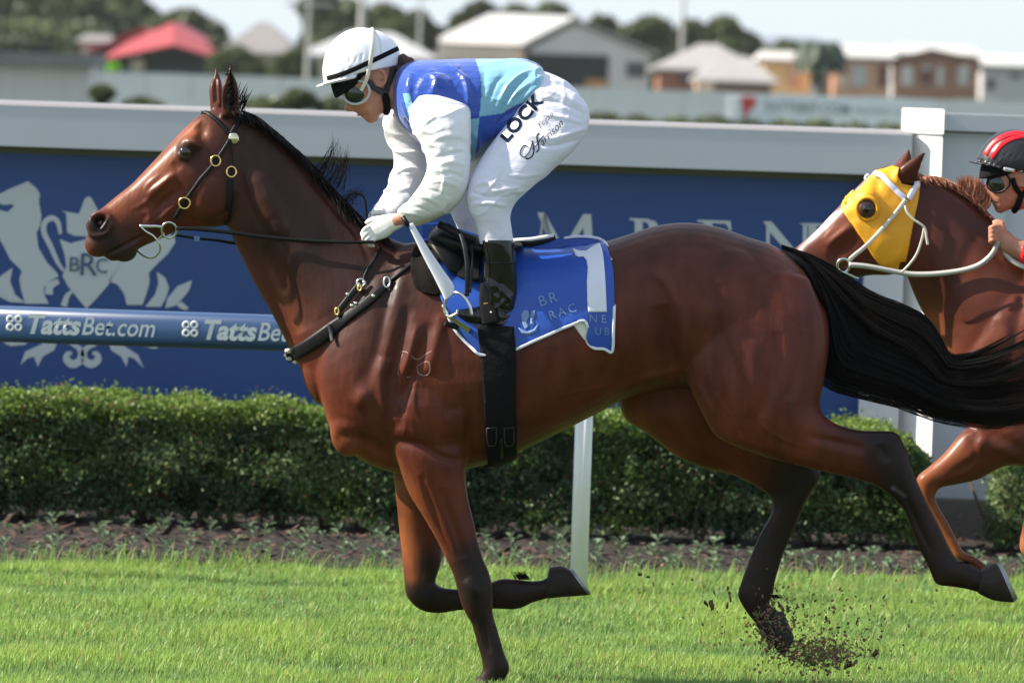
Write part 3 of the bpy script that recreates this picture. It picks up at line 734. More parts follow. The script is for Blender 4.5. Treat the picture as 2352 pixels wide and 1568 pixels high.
# saddle cloth
sc_ = thing('saddle_cloth', tuple(W(1240,660,-.3)), 'blue saddle cloth with white edging and large white number 1 under the saddle', 'saddle cloth')
outl = [(962,512),(1010,512),(1100,540),(1200,552),(1295,547),(1330,543),(1372,547),(1392,560),(1402,590),(1409,620),(1411,660),(1411,705),(1409,760),(1406,808),(1388,801),(1366,800),(1352,790),(1346,775),(1350,755),(1344,738),(1330,738),(1316,745),(1290,755),(1264,767),(1225,784),(1183,803),(1150,812),(1105,815),(1085,800),(1062,778),(1040,750),(1018,700),(1000,650),(980,590),(966,545)]
me = flatpoly(outl, 7)
F_CL = [([(1215,700),(1260,668),(1310,662),(1340,700)],16,.016,-1),([(1190,690),(1230,675),(1262,676)],9,.012,-1),([(1225,735),(1280,700),(1330,712)],12,-.008,-1),
  ([(1330,700),(1345,740),(1352,790)],10,.028,-1),([(1368,560),(1380,680),(1384,800)],14,.010,-1),([(1330,560),(1345,620),(1350,720)],10,-.010,-1),
  ([(1270,640),(1300,610),(1330,590)],16,.008,-1),([(1240,780),(1290,752),(1330,740)],8,.010,-1),([(1000,600),(1020,680)],14,.010,-1),([(1215,640),(1225,600)],20,.006,-1),
  ([(1300,690),(1322,728)],7,.012,-1)]
drape_mesh(me, B_H, .010); sculpt(me, F_CL, gain=2.4); wrinkle(me, .006, (1,0,.9), f_hi=9, f_lo=3, seed=3, mask=lambda U,V: np.clip((U-1190)/40,0,1)*np.clip((V-600)/60,.1,1)*np.where(U>1308,.25,1)); thicken(me, .003)
cl = link('cloth', me, M_['cloth_blue'], sc_); B_C = bvh_of(cl)
strap(B_C, outl[4:][:28], 6.5, 'white_piping', M_['cloth_white'], sc_, off=.002, k=5, th=.003)
me = flatpoly([(1314,571),(1330,577),(1346,577),(1362,566),(1377,559),(1383,573),(1386,590),(1389,620),(1391,650),(1394,716),(1351,717),(1349,690),(1348,650),(1350,615),(1347,598),(1340,590),(1330,591),(1322,588)], 6)
drape_mesh(me, B_C, .003); thicken(me, .0012); link('number', me, M_['cloth_white'], sc_)
text_uv('BR', (1240,705), (1,-.30), 34, B_C, .003, 'lettering', M_['cloth_print'], sc_, bold=-.004, space=1.3)
text_uv('RAC', (1263,735), (1,-.33), 28, B_C, .003, 'lettering', M_['cloth_print'], sc_, bold=-.004, space=1.4)
text_uv('NE', (1352,740), (1,.03), 26, B_C, .003, 'lettering', M_['cloth_print'], sc_, bold=-.004, space=1.6)
text_uv('UB', (1365,768), (1,.03), 24, B_C, .003, 'lettering', M_['cloth_print'], sc_, bold=-.004, space=1.4)
for pts in ([(1196,722),(1204,712),(1214,714),(1216,726),(1210,740),(1216,750),(1206,756),(1200,742)],[(1220,716),(1228,712),(1230,722),(1224,734),(1228,748),(1218,744)],[(1190,752),(1202,758),(1212,762),(1226,756),(1236,744),(1232,760),(1216,768),(1198,766)]):
    me = flatpoly(pts, 5); drape_mesh(me, B_C, .003); thicken(me, .001); link('emblem', me, M_['cloth_print'], sc_)
# turned-up lining of the fold
G = Geo(); P0 = [(1318,748),(1330,740),(1344,740),(1350,756),(1346,775),(1352,790),(1338,776),(1328,762)]
me = flatpoly(P0,5); drape_mesh(me, B_H, .006); thicken(me,.002); link('lining', me, mat('cloth_lining',(.62,.62,.54),rough=.8), sc_)

# saddle with girth
sd = thing('saddle', tuple(W(1050,580,-.25)), 'small black racing saddle with girth on the blue saddle cloth', 'saddle')
me = flatpoly([(944,600),(958,560),(990,545),(1010,560),(1012,620),(1018,676),(1000,680),(975,676),(955,662),(946,640)],7)
drape_mesh(me, B_H, .014); thicken(me,.012); link('pad', me, M_['sheepskin'], sd)
G = Geo()
loft(G, [(992,530,990,560,.16),(1010,514,1005,575,.20),(1040,520,1035,590,.23),(1075,536,1070,590,.25),(1110,545,1105,590,.26),(1150,551,1150,590,.26),(1180,551,1180,580,.24),(1200,553,1200,570,.2)], Y=0, n=20)
me = remesh(G,.008,4); link('seat', me, M_['leather'], sd); B_S = bvh_of(bpy.data.objects[sd.children[-1].name])
me = flatpoly([(995,520),(1040,528),(1105,545),(1104,600),(1103,652),(1080,652),(1058,646),(1030,625),(1005,592),(990,565),(988,542)],7)
drape_mesh(me, B_C, .03); sculpt(me,[([(1000,540),(1030,590),(1055,640)],10,.012,-1),([(1020,530),(1050,560)],9,.01,-1),([(1075,560),(1085,640)],8,.01,-1)]); thicken(me,.010); fl = link('flap', me, M_['leather'], sd)
G = Geo(); 
G.tube([W(u,v,Y) for u,v,Y in ((1010,516,-.20),(1030,524,-.22),(1055,540,-.24),(1090,552,-.26))],[.014,.016,.014,.012]).obj('roll', M_['leather'], sd, smooth=True)
G = Geo().tube([W(u,v,-.12) for u,v in ((1170,559),(1220,558),(1250,552),(1276,545))],[.012,.016,.014,.009], n=10); G.obj('cantle', M_['leather'], sd, smooth=True)
G = Geo().tube([W(u,v,-.128) for u,v in ((1172,552),(1220,550),(1250,545),(1272,540))],[.006,.008,.008,.006], n=8); G.obj('cantle_edge', M_['cloth_white'], sd, smooth=True)
me = flatpoly([(1097,745),(1180,752),(1184,800),(1186,900),(1185,980),(1182,1040),(1160,1052),(1135,1060),(1118,1056),(1115,980),(1110,880),(1104,800)],8)
drape_mesh(me, B_H, .022); thicken(me,.008); girth = link('girth', me, M_['black_fab'], sd); B_G = bvh_of(girth)
for (u) in (1129,1169):
    c = [hit(B_G,u+dx,v,.004)[0] for dx,v in ((-11,982),(11,980),(11,1010),(7,1022),(-7,1022),(-11,1010))]
    if all(c): Geo().tube(c+[c[0]], .0022, n=6).obj('buckle', M_['grey_strap'], sd, smooth=True)
c = [hit(B_G,1150,v,.008)[0] for v in (1005,1020,1046)]
if all(c): Geo().tube(c,.007).obj('clasp', M_['leather'], sd, smooth=True)
strap(B_C, [(1128,640),(1122,690),(1130,745)], 40, 'girth_tab', M_['black_fab'], sd, off=.02)

st = thing('stirrup', tuple(W(1050,700,-.36)), 'steel stirrup hanging on black leather strap at the front rider\'s boot', 'stirrup')
strap(None, [(1058,535),(1068,570),(1074,620),(1072,680)], 11, 'stirrup_leather', M_['leather'], st, free=True, Ys=[-.27,-.31,-.34,-.35])
strap(None, [(1083,560),(1085,600),(1080,672)], 5, 'stirrup_leather', M_['leather'], st, free=True, Ys=[-.27,-.31,-.34,-.35])
tube_uv(None, [(1022,722),(1021,700),(1028,683),(1042,672),(1056,674),(1070,686),(1080,704),(1084,724)], [.006]*99, 'stirrup_iron', M_['steel'], st, Ys=[-.30,-.30,-.31,-.33,-.35,-.36,-.37,-.37], k=5)
tube_uv(None, [(1024,724),(1036,727),(1052,718)], .006, 'stirrup_iron', M_['steel'], st, Ys=[-.30,-.33,-.34])
Geo().prism([W(1026,727,-.37),W(1036,729,-.37),W(1080,754,-.34),W(1076,766,-.34)], Vector((0,.09,0))).obj('tread', M_['tread'], st)
Geo().tube([W(1022,742,-.36),W(1050,752,-.34)],.010).obj('tread_bar', M_['leather'], st)

wh = thing('whip', tuple(W(990,600,-.33)), 'white padded whip held in the front rider\'s gloved hand', 'whip')
G = Geo(); loft(G, [(937,517,950,513,.007),(952,548,968,544,.008),(972,590,993,583,.009),(994,632,1020,622,.010),(1012,668,1042,654,.010),(1022,690,1042,672,.008)], Y=-.37, n=14, e=3, cap0=.3, cap1=.2)
G.obj('flap', M_['cloth_white'], wh, smooth=True)
Geo().tube([W(925,498,-.36),W(940,520,-.37)],.009).obj('handle', M_['leather'], wh, smooth=True)
Geo().ball(W(854,506,-.02),.016,(.8,.8,1.2)).obj('handle_knob', M_['cloth_white'], wh, smooth=True)
# ------------------------------------------------------------------ riders
def aff(sx, rot, p0, q0):
    "similarity transform in the photo plane taking p0 to q0"
    c = math.cos(rot)*sx; s_ = math.sin(rot)*sx
    return lambda u,v: (q0[0]+c*(u-p0[0])+s_*(v-p0[1]), q0[1]-s_*(u-p0[0])+c*(v-p0[1]))
M_['shirt'] = mat('quartered_blue_satin', (.02,.06,.4), rough=.33, spec=.5, attr=True, var=.0, bump=.6, bscale=8, bdist=.02, stretch=(1,1,1.5), sheen=.3, vscale=3)
M_['shirt2'] = mat('black_and_red_satin', (.02,.02,.02), rough=.3, spec=.5, bump=.35, bscale=10, bdist=.02)

def rider(label, group, HM, BM, ws, dY, pal, head_only_detail=True, far=False, loc=None):
    t = thing('person', loc or tuple(W(1100,560,dY)), label, 'person', group)
    hk = dict(M=HM, ws=ws, dY=dY); bk = dict(M=BM, ws=ws, dY=dY)
    def hp(u,v,Y): 
        if HM: u,v = HM(u,v)
        return W(u,v,Y*ws+dY)
    def bpnt(u,v,Y):
        if BM: u,v = BM(u,v)
        return W(u,v,Y*ws+dY)
    # --- body: one continuous skin surface from the head to hands and feet
    G = Geo()
    loft(G, [(800,95,878,85,.045),(770,125,902,105,.075),(768,160,908,138,.085),(778,190,905,165,.084),(786,212,900,190,.078),(794,232,897,212,.070),(806,248,890,234,.062),(822,261,885,248,.053),(838,270,878,259,.042),(848,275,868,269,.030)], n=26, e=2.2, **hk)
    loft(G, [(792,222,815,228,.012),(793,236,818,240,.018),(796,248,822,250,.022),(801,252,824,255,.018)], n=12, cap0=.3, cap1=.5, **hk)     # nose
    G.ball(hp(800,248,0), .016*ws, (1,1.15,.85)); 
    for s_ in (-1,1): G.ball(hp(808,250,s_*.014), .011*ws)
    loft(G, [(818,256,838,256,.022),(820,261,838,262,.026),(826,264,840,264,.024)], n=12, **hk)    # upper lip
    loft(G, [(828,267,845,266,.021),(833,271,848,270,.020)], n=12, **hk)
    G.ball(hp(853,268,0), .027*ws, (1,1.1,.9)); G.ball(hp(842,236,-.048), .030*ws, (1,.6,1)); G.ball(hp(842,236,.048), .030*ws, (1,.6,1))
    for s_ in (-1,1):
        G.ring(hp(873,180,s_*.086), Vector((.020,s_*.006,.008))*ws, Vector((-.006,0,.027))*ws, .0065*ws, n=18, m=8)
        G.ball(hp(873,181,s_*.080), .020*ws, (.8,.4,1.1))
    loft(G, [(868,195,872,262,.045),(890,190,888,258,.050),(912,175,902,250,.058)], n=20, **hk)
    loft(G, [(905,172,895,248,.055),(925,165,915,262,.085),(955,160,940,290,.145),(1000,155,990,325,.165),(1080,152,1070,350,.17),(1180,152,1165,290,.15),(1245,182,1225,270,.15),(1300,215,1225,330,.15)], n=26, **bk)
    NA = [(962,240,1030,236,.05,-.17),(955,285,1070,285,.055,-.20),(975,330,1070,335,.055,-.215),(992,380,1068,395,.045,-.225),(990,420,1052,440,.042,-.225),(962,450,1020,475,.038,-.21),(930,478,975,505,.031,-.18),(914,488,932,516,.026,-.15),(898,494,912,526,.026,-.14)]
    FA = [(915,262,950,250,.03,.16),(905,300,950,310,.032,.185),(918,348,955,350,.03,.19),(920,390,952,393,.028,.185),(912,428,942,438,.026,.15),(884,466,918,480,.022,.10),(862,488,893,510,.022,.055)]
    loft(G, NA, n=18, **bk); loft(G, FA, n=18, **bk)
    NL = [(1330,270,1205,230,.08,-.10),(1325,310,1175,290,.085,-.14),(1250,390,1110,370,.075,-.19),(1172,462,1080,450,.062,-.235),(1166,500,1088,490,.05,-.245),(1172,560,1110,562,.045,-.25),(1178,640,1116,640,.036,-.25),(1180,700,1118,700,.032,-.25),(1176,735,1124,735,.034,-.25)]
    FL = [(a-30,b+8,c-30,d+8,w_,-Y_) for (a,b,c,d,w_,Y_) in NL]
    for Lg,Yf in ((NL,-.25),(FL,.25)):
        loft(G, Lg, n=18, **bk); du = 0 if Yf<0 else -30
        loft(G, [(1060+du,716,1064+du,734,.024,Yf),(1090+du,712,1096+du,744,.034,Yf),(1130+du,705,1134+du,752,.034,Yf),(1172+du,712,1174+du,754,.028,Yf)], n=14, **bk)
    def fingers(G, r):
        for i in range(4):     # near hand: four fingers closing on the rein, thumb along the top
            f = i/3; a = (852+f*14, 519+f*27); ln = (1,1.08,1.0,.82)[i]
            p0 = bpnt(a[0]+8,a[1]-4,-.128+.012*abs(f-.5)); p1 = bpnt(a[0]-13*ln, a[1]+7*ln, -.138); p2 = bpnt(a[0]-20*ln, a[1]+20*ln, -.118); p3 = bpnt(a[0]-9*ln, a[1]+23*ln, -.092)
            G.tube(catmull([p0,p1,p2,p3],4), [r*x for x in np.linspace(1.1,.8,13)], n=10)
        G.tube(catmull([bpnt(888,500,-.125),bpnt(868,502,-.10),bpnt(850,506,-.09),bpnt(840,514,-.085)],4), [r*x for x in np.linspace(1.35,.9,13)], n=10)
        for i in range(4):
            f = i/3; a = (858+f*6, 492+f*16); ln = (1,1.08,1.0,.82)[i]
            p0 = bpnt(a[0]+10,a[1]-3,.03+.018*f); p1 = bpnt(a[0]-6*ln, a[1]+1,.028+.014*f); p2 = bpnt(a[0]-10*ln, a[1]+12*ln,.02+.01*f); p3 = bpnt(a[0]-2, a[1]+17*ln,.005+.01*f)
            G.tube(catmull([p0,p1,p2,p3],4), [r*x for x in np.linspace(1.1,.8,13)], n=10)
        G.tube(catmull([bpnt(880,490,.01),bpnt(864,488,-.01),bpnt(850,492,-.02)],4), [r*x for x in np.linspace(1.3,.95,9)], n=10)
    def palm(G, k):
        loft(G, [(912,490,925,522,.020*k,-.145),(893,491,906,532,.024*k,-.138),(872,499,890,545,.024*k,-.130),(852,512,870,552,.020*k,-.125)], n=18, e=2.6, **bk)
        loft(G, [(882,478,900,505,.022*k,.055),(868,482,882,512,.024*k,.045),(856,488,868,514,.020*k,.035)], n=16, e=2.6, **bk)
    palm(G, .82); fingers(G, .0075*ws)
    me = remesh(G, .0045*ws if not far else .007, 4)
    sculpt(me, [([(826,264),(838,263),(846,262)],2.2,-.006)], M=HM, sc=ws, dY=dY)
    sculpt(me, [([(873,182),(875,190)],5,-.006),([(870,205),(860,235)],14,-.004)], M=HM, sc=ws, dY=dY)
    body = link('body', me, M_['skin'], t)
    p = hp(830,262,-.022)
    Geo().tube(catmull([hp(822,264,.0),hp(828,264,-.018),hp(838,262,-.026)],4),.0035*ws).obj('lips', M_['lip'], t, smooth=True)
    # --- helmet
    G = Geo(); loft(G, [(812,66,842,65,.028),(795,72,857,68,.055),(779,82,873,73,.076),(762,98,889,82,.092),(748,122,908,98,.105),(741,155,919,124,.112),(742,184,916,150,.108)][::-1], n=34, k=5, e=2.1, cap0=0.02, cap1=.12, **hk)
    loft(G, [(820,172,822,180,.105),(790,178,792,186,.105),(766,184,767,191,.098),(745,190,746,197,.08),(731,195,733,200,.05),(726,198,727,201,.02)], n=20, e=2.4, k=3, cap0=0, cap1=.3, **hk)
    me = remesh(G, .0045, 3)
    sculpt(me, [([(786,95),(775,140),(785,165)],5,.003),([(800,150),(806,130)],3,-.002),([(815,148),(821,126)],3,-.002),([(828,142),(833,122)],3,-.002),([(796,168),(802,145)],3,.002)], M=HM, sc=ws, dY=dY)
    hel = link('helmet', me, M_[pal['helmet']], t); B = bvh_of(hel)
    mm = (lambda q: [HM(*x) for x in q]) if HM else (lambda q: q)
    if pal.get('band'):
        strap(B, mm([(752,180),(775,174),(800,165),(830,152),(870,133),(893,122),(914,112)]), 11*ws, 'helmet_band', M_['black_fab'], hel, off=.001, th=.002)
        strap(B, mm([(728,199),(745,195),(767,189),(792,184),(815,178)]), 3, 'peak_edge', M_['helm_grey'], hel, off=.001, th=.002)
        strap(B, mm([(858,71),(868,85),(873,100),(875,118),(872,132)]), 2.5, 'helmet_seam', M_['helm_grey'], hel, off=.0, th=.0015)
        q = [(854,66),(855,85),(855,110),(851,142),(846,162)]
        e1 = strap(B, mm(q), 9, 'goggle_elastic', M_['elastic'], t, off=.003, th=.002)
        strap(None, mm([(847,160),(844,175),(838,192),(829,209)]), [9,9,8,8], 'goggle_elastic', M_['elastic'], t, free=True, Ys=[-.112*ws+dY,-.108*ws+dY,-.10*ws+dY,-.088*ws+dY])
    else:
        for dx,wd in ((0,15),(18,11)):
            strap(B, mm([(757+dx,165),(765+dx,125),(785+dx,95),(815+dx,76),(850+dx,72),(880+dx,85)]), wd, 'red_stripe', M_['red'], hel, off=.002, th=.003)
        strap(B, mm([(815,176),(838,168),(862,160)]), 12, 'silver_badge', M_['steel'], hel, off=.003, th=.002)
    G = Geo(); loft(G, [(758,184,905,150,.088),(762,205,850,185,.084),(768,222,812,205,.072),(772,226,790,216,.05)], n=22, cap0=0, cap1=.3, **hk)
    G.obj('helmet_lining', M_['black_fab'], t, smooth=True)
    # goggles
    gg = Geo()
    for s_ in (-1,1): gg.ball(hp(820,213,s_*.042), .050*ws, (1.0,.74,.88), rot=Matrix.Rotation(.35,3,'Y'))
    gob = link('goggles', remesh(gg,.005,2), M_['lens'], t)
    a = Vector((.046,-.022,.014))*ws; b = Vector((.010,0,-.039))*ws
    Geo().ring(hp(819,213,-.071), a, b, .0045*ws, n=28, m=8).obj('goggle_frame', M_[pal['gframe']], gob, smooth=True)
    a = Vector((.046,.022,.014))*ws
    Geo().ring(hp(821,213,.068), a, b, .0045*ws, n=28, m=8).obj('goggle_frame', M_[pal['gframe']], gob, smooth=True)
    # harness
    Bb = bvh_of(body)
    st_ = M_['grey_strap'] if pal.get('band') else M_['black_fab']
    strap(Bb, mm([(846,186),(858,199),(872,208),(884,216)]), 13*ws, 'chin_strap', st_, t, off=.006)
    strap(Bb, mm([(900,152),(896,175),(890,198),(884,216)]), 13*ws, 'chin_strap', st_, t, off=.006)
    strap(Bb, mm([(884,214),(888,230),(889,247),(885,262)]), [13*ws,17*ws,16*ws,14*ws], 'chin_cup', M_['black_fab'], t, off=.006, th=.008)
    hr = Geo()
    for i in range(9): hr.ball(hp(908+4*i*.9+random.uniform(-3,3), 165-2.8*i+random.uniform(-4,4), random.uniform(-.03,.0)), random.uniform(.016,.024)*ws)
    if pal.get('band'):
        for i in range(7): hr.ball(hp(934+random.uniform(-9,8),138+random.uniform(-8,8),-.03), .018)
    link('hair', remesh(hr,.005,3), M_['brown_hair'], t)
    # --- clothes
    G = Geo(); loft(G, [(913,172,903,256,.062),(918,168,908,262,.068)], n=20, cap0=0, cap1=0, **bk); G.obj('collar', M_['cloth_white'], t, smooth=True)
    G = Geo(); loft(G, [(914,160,903,250,.075),(926,148,912,278,.13),(952,141,935,305,.18),(1000,139,985,342,.20),(1045,137,1035,366,.20),(1085,136,1078,372,.195),(1135,137,1115,354,.185),(1190,138,1158,318,.18),(1215,144,1185,290,.178),(1240,156,1215,262,.172),(1246,172,1234,232,.165)], n=34, e=2.25, cap0=.15, cap1=.12, **bk)
    for s_ in (-1,1): G.ball(bpnt(1000,228,s_*.150), .105*ws, (1.0,.55,.9))
    me = remesh(G, .0034 if not far else .008, 4)
    sculpt(me, [([(985,160),(1003,185),(990,222)],8,.010,-1),([(1020,148),(1062,176),(1075,215),(1074,245)],6,.011,-1),([(945,165),(938,200),(945,235)],8,.010,-1),
       ([(1140,250),(1165,200),(1200,170),(1236,158)],5,.009,-1),([(1158,258),(1185,215),(1232,182)],5,.008,-1),([(1190,240),(1215,215),(1238,196)],5,.009,-1),([(1120,240),(1140,190),(1165,170)],6,-.006,-1),
       ([(1150,262),(1180,205),(1215,172)],4,-.006,-1),([(1110,150),(1112,200),(1106,260)],7,-.005,-1),([(1085,300),(1100,330),(1095,360)],7,.008,-1),([(1120,300),(1140,320),(1170,270),(1235,235)],7,.010,-1),
       ([(1140,290),(1165,262),(1225,236)],5,-.009,-1),([(1040,150),(1055,160)],7,.006,-1),([(920,230),(950,290),(985,325)],6,.008,-1),([(930,270),(960,310)],5,-.007,-1),([(1000,200),(1030,215)],8,-.006,-1)], M=BM, sc=ws, dY=dY)
    if not far: wrinkle(me, .010, (.45,0,-.9), f_hi=13, f_lo=4, seed=11, mask=lambda U,V: np.clip((U-1080)/60,.25,1))
    if pal['shirt']=='shirt':
        P = getco(me); U,V_ = uvproj(P); C = np.tile(np.array([.010,.060,.36]),(len(P),1))
        ub = np.interp(V_, [130,173,218,270,300,360],[1090,1104,1106,1101,1098,1092]); vb = np.interp(U,[1083,1155,1179,1233],[272,260,245,224])
        lt = ((U>ub)&(V_<vb))|((U<ub)&(V_>vb+2)&(U>1040))|((U<948)&(V_>215)&(V_<300)&(U>925+ (V_-215)*.25)&(U<940+(V_-215)*.3))
        dk = (U>1232)&(V_<152)
        C[lt&~dk] = (.19,.42,.55); settint(me, C)
    link('shirt', me, M_[pal['shirt']], t)
    NS = [(955,226,1022,221,.05,-.17),(942,258,1072,247,.085,-.19),(944,290,1083,285,.09,-.215),(962,325,1083,330,.086,-.23),(976,360,1081,370,.080,-.24),(980,392,1076,405,.076,-.245),(968,420,1068,440,.072,-.24),(948,446,1044,474,.066,-.225),(930,468,1004,498,.060,-.205),(918,478,968,510,.052,-.185),(915,484,942,516,.040,-.165)]
    FS = [(905,240,965,240,.06,.14),(884,272,965,262,.07,.165),(882,300,970,310,.07,.185),(898,345,985,345,.065,.19),(902,388,985,392,.062,.185),(890,430,966,438,.055,.15),(870,464,940,478,.048,.10),(854,482,910,506,.042,.065),(850,487,890,505,.034,.055)]
    for nm,Sx in (('near',NS),('far',FS)):
        G = Geo(); loft(G, Sx, n=28, k=6, e=2.2, cap0=.35, cap1=.12, **bk)
        me = remesh(G, .0045 if not far else .008, 2)
        if nm=='near':
            sculpt(me, [([(960,290),(990,262),(1040,250),(1070,262)],7,.008,-1),([(968,310),(1010,300),(1060,290)],6,-.007,-1),([(975,345),(1005,318),(1050,312),(1078,325)],7,.011,-1),([(985,372),(1030,352),(1075,352)],6,-.009,-1),
              ([(990,392),(1025,372),(1070,378)],6,.010,-1),([(985,415),(1030,398),(1065,410)],5,-.009,-1),([(965,430),(1010,415),(1055,430)],5,.010,-1),([(950,446),(990,438),(1035,452)],4.5,-.008,-1),
              ([(935,458),(975,452),(1015,472)],5,.010,-1),([(930,476),(965,478),(995,492)],4,-.008,-1),([(948,262),(958,300),(975,335)],6,-.007,-1),([(1010,238),(1040,300),(1060,400)],14,.006,-1),([(925,488),(950,492),(985,500)],4,.007,-1)], M=BM, sc=ws, dY=dY, gain=.4)
        else:
            sculpt(me, [([(886,300),(920,312),(960,300)],5,.009,-1),([(890,315),(925,328),(955,322)],5,-.008,-1),([(903,345),(940,352)],5,.009,-1),([(903,368),(940,374)],5,-.008,-1),([(900,392),(935,400),(965,390)],5,.010,-1),
              ([(895,412),(930,420)],4,-.008,-1),([(884,440),(915,440),(945,430)],5,.010,-1),([(868,462),(895,466)],4,-.007,-1),([(860,476),(885,484)],4,.007,-1)], M=BM, sc=ws, dY=dY, gain=.4)
        if not far: wrinkle(me, .011, (-.15,0,1) if nm=='near' else (.1,0,1), f_hi=15, f_lo=5, seed=21 if nm=='near' else 31)
        link('sleeve', me, M_[pal['sleeve']], t)
    if pal.get('glove'):
        for q in ('near','far'):
            G = Geo(); G2 = Geo(); palm(G, 1.0); fingers(G, .0088*ws)
            # keep the half of the geometry that belongs to this hand
            split = dY-.042
            me = G.mesh('g'); bm = bmesh.new(); bm.from_mesh(me)
            seen = set(); kill = []
            for v in bm.verts:
                if v in seen: continue
                st2=[v]; comp=[]; seen.add(v)
                while st2:
                    x = st2.pop(); comp.append(x)
                    for e_ in x.link_edges:
                        y = e_.other_vert(x)
                        if y not in seen: seen.add(y); st2.append(y)
                my = sum(x.co.y for x in comp)/len(comp)
                if (my<split) != (q=='near'): kill += comp
            bmesh.ops.delete(bm, geom=kill, context='VERTS'); bm.to_mesh(me); bm.free()
            G3 = Geo().add([v.co for v in me.vertices],[tuple(p_.vertices) for p_ in me.polygons])
            link('glove', remesh(G3,.0036,2), M_['glove'], t)
    G = Geo()
    loft(G, [(1205,150,1180,262,.150),(1240,160,1196,285,.158),(1272,172,1200,305,.170),(1305,192,1205,325,.178),(1335,225,1215,345,.178),(1350,260,1240,350,.15)], n=30, e=2.3, cap0=.1, cap1=.4, **bk)
    NB = [(1352,262,1200,200,.10,-.10),(1350,292,1180,255,.10,-.125),(1335,325,1155,295,.098,-.15),(1305,358,1128,330,.095,-.175),(1262,396,1102,368,.090,-.20),(1218,434,1080,410,.084,-.225),(1184,466,1072,448,.073,-.242),(1172,495,1078,482,.062,-.25),(1175,525,1094,518,.055,-.25),(1181,560,1102,562,.052,-.25)]
    FB = [(a-42,b+6,c-42,d+10,w_,-Y_) for (a,b,c,d,w_,Y_) in NB]
    loft(G, NB, n=28, e=2.2, cap1=0, **bk); loft(G, FB, n=28, e=2.2, cap1=0, **bk)
    me = remesh(G, .005 if not far else .008, 3)
    sculpt(me, [([(1215,215),(1260,208),(1320,235),(1345,262)],6,.007,-1),([(1205,240),(1270,232),(1340,262)],5,-.006,-1),([(1195,300),(1260,320),(1330,300),(1348,290)],5,.007,-1),([(1200,318),(1265,336),(1335,318)],4,-.007,-1),
       ([(1160,400),(1200,405),(1240,400)],4,.004,-1),([(1120,440),(1165,435),(1195,430)],4,.006,-1),([(1080,440),(1120,452),(1165,450)],4,-.006,-1),([(1082,470),(1120,466),(1165,474)],4,.006,-1),([(1085,432),(1110,420),(1140,424)],5,.006,-1),
       ([(1250,180),(1285,186),(1310,200)],5,.005,-1),([(1240,262),(1290,270),(1340,285)],4,.005,-1),([(1230,210),(1235,250),(1225,280)],7,-.006,-1)], M=BM, sc=ws, dY=dY)
    if not far: wrinkle(me, .0045, (-.6,0,.8), f_hi=16, f_lo=4, seed=41)
    bre = link('breeches', me, M_[pal['breech']], t)
    boots = []
    for Yf,du,dv in ((-.25,0,0),(.25,-32,6)):
        G = Geo()
        loft(G, [(1103+du,550+dv,1181+du,552+dv,.060,Yf),(1108+du,580+dv,1184+du,582+dv,.058,Yf),(1111+du,620+dv,1187+du,622+dv,.052,Yf),(1110+du,650+dv,1188+du,652+dv,.047,Yf),(1112+du,680+dv,1187+du,684+dv,.044,Yf),(1112+du,705+dv,1187+du,706+dv,.042,Yf),(1118+du,728+dv,1188+du,730+dv,.042,Yf),(1125+du,748+dv,1186+du,750+dv,.040,Yf)], n=24, e=2.4, cap0=0, cap1=.1, **bk)
        loft(G, [(1050+du,711+dv,1056+du,731+dv,.026,Yf),(1066+du,708+dv,1070+du,740+dv,.038,Yf),(1090+du,704+dv,1095+du,748+dv,.044,Yf),(1118+du,700+dv,1122+du,757+dv,.044,Yf),(1155+du,704+dv,1160+du,762+dv,.040,Yf),(1180+du,718+dv,1184+du,761+dv,.034,Yf)], n=22, e=2.4, cap0=.5, cap1=.25, **bk)
        me = remesh(G, .0045 if not far else .008, 2)
        sculpt(me, [([(1118,640),(1130,670),(1128,700)],6,.008,-1),([(1128,650),(1150,665),(1172,690),(1165,710)],6,.010,-1),([(1112,655),(1120,690)],4,-.007,-1),([(1140,690),(1160,720),(1180,712)],5,-.009,-1),([(1150,640),(1140,680)],6,-.006,-1),([(1125,712),(1150,700),(1165,680)],4,.007,-1),([(1105,716),(1150,738),(1185,722)],3,-.004,-1)], M=BM, sc=ws, dY=dY)
        bo = link('boot', me, M_['gloss'], t); boots.append(bo)
    Bb = bvh_of(boots[0]); mb_ = (lambda q: [BM(*x) for x in q]) if BM else (lambda q: q)
    strap(Bb, mb_([(1128,716),(1150,713),(1175,716),(1187,726)]), 3, 'boot_welt', M_['grey_strap'], boots[0], off=.001, th=.002)
    strap(Bb, mb_([(1110,603),(1140,605),(1186,604)]), 3, 'boot_seam', M_['leather'], boots[0], off=.001, th=.002)
    p,n_ = hit(Bb, *(mb_([(1118,702)])[0]), .004)
    if p: Geo().ring(p, Vector((.013,0,.002)), Vector((0,-.004,.008)), .003).obj('boot_buckle', M_['brass'], boots[0], smooth=True)
    for q in ((1128,718),(1052,716)):
        p,n_ = hit(Bb, *(mb_([q])[0]), .004)
        if p: Geo().ball(p,.006).obj('spur_stud', M_['steel'], boots[0], smooth=True)
    return t, bre, hel

r1, bre1, hel1 = rider('woman rider in blue quartered silks, white sleeves and white helmet on the bay horse', 'riders', None, None, 1.0, 0.0,
    dict(helmet='helm', band=True, gframe='frame', shirt='shirt', sleeve='white_fab', breech='breech', glove=True))
B_B = bvh_of(bre1)
text_uv('LOCK', (1164,330), (.66,-.75), 48, B_B, .003, 'lettering', M_['ink'], r1, bold=.035, height=.85)
def script_stroke(pts, w_, name='signature'):
    strap(B_B, pts, w_, name, M_['ink2'], r1, off=.0012, k=5, th=.0012)
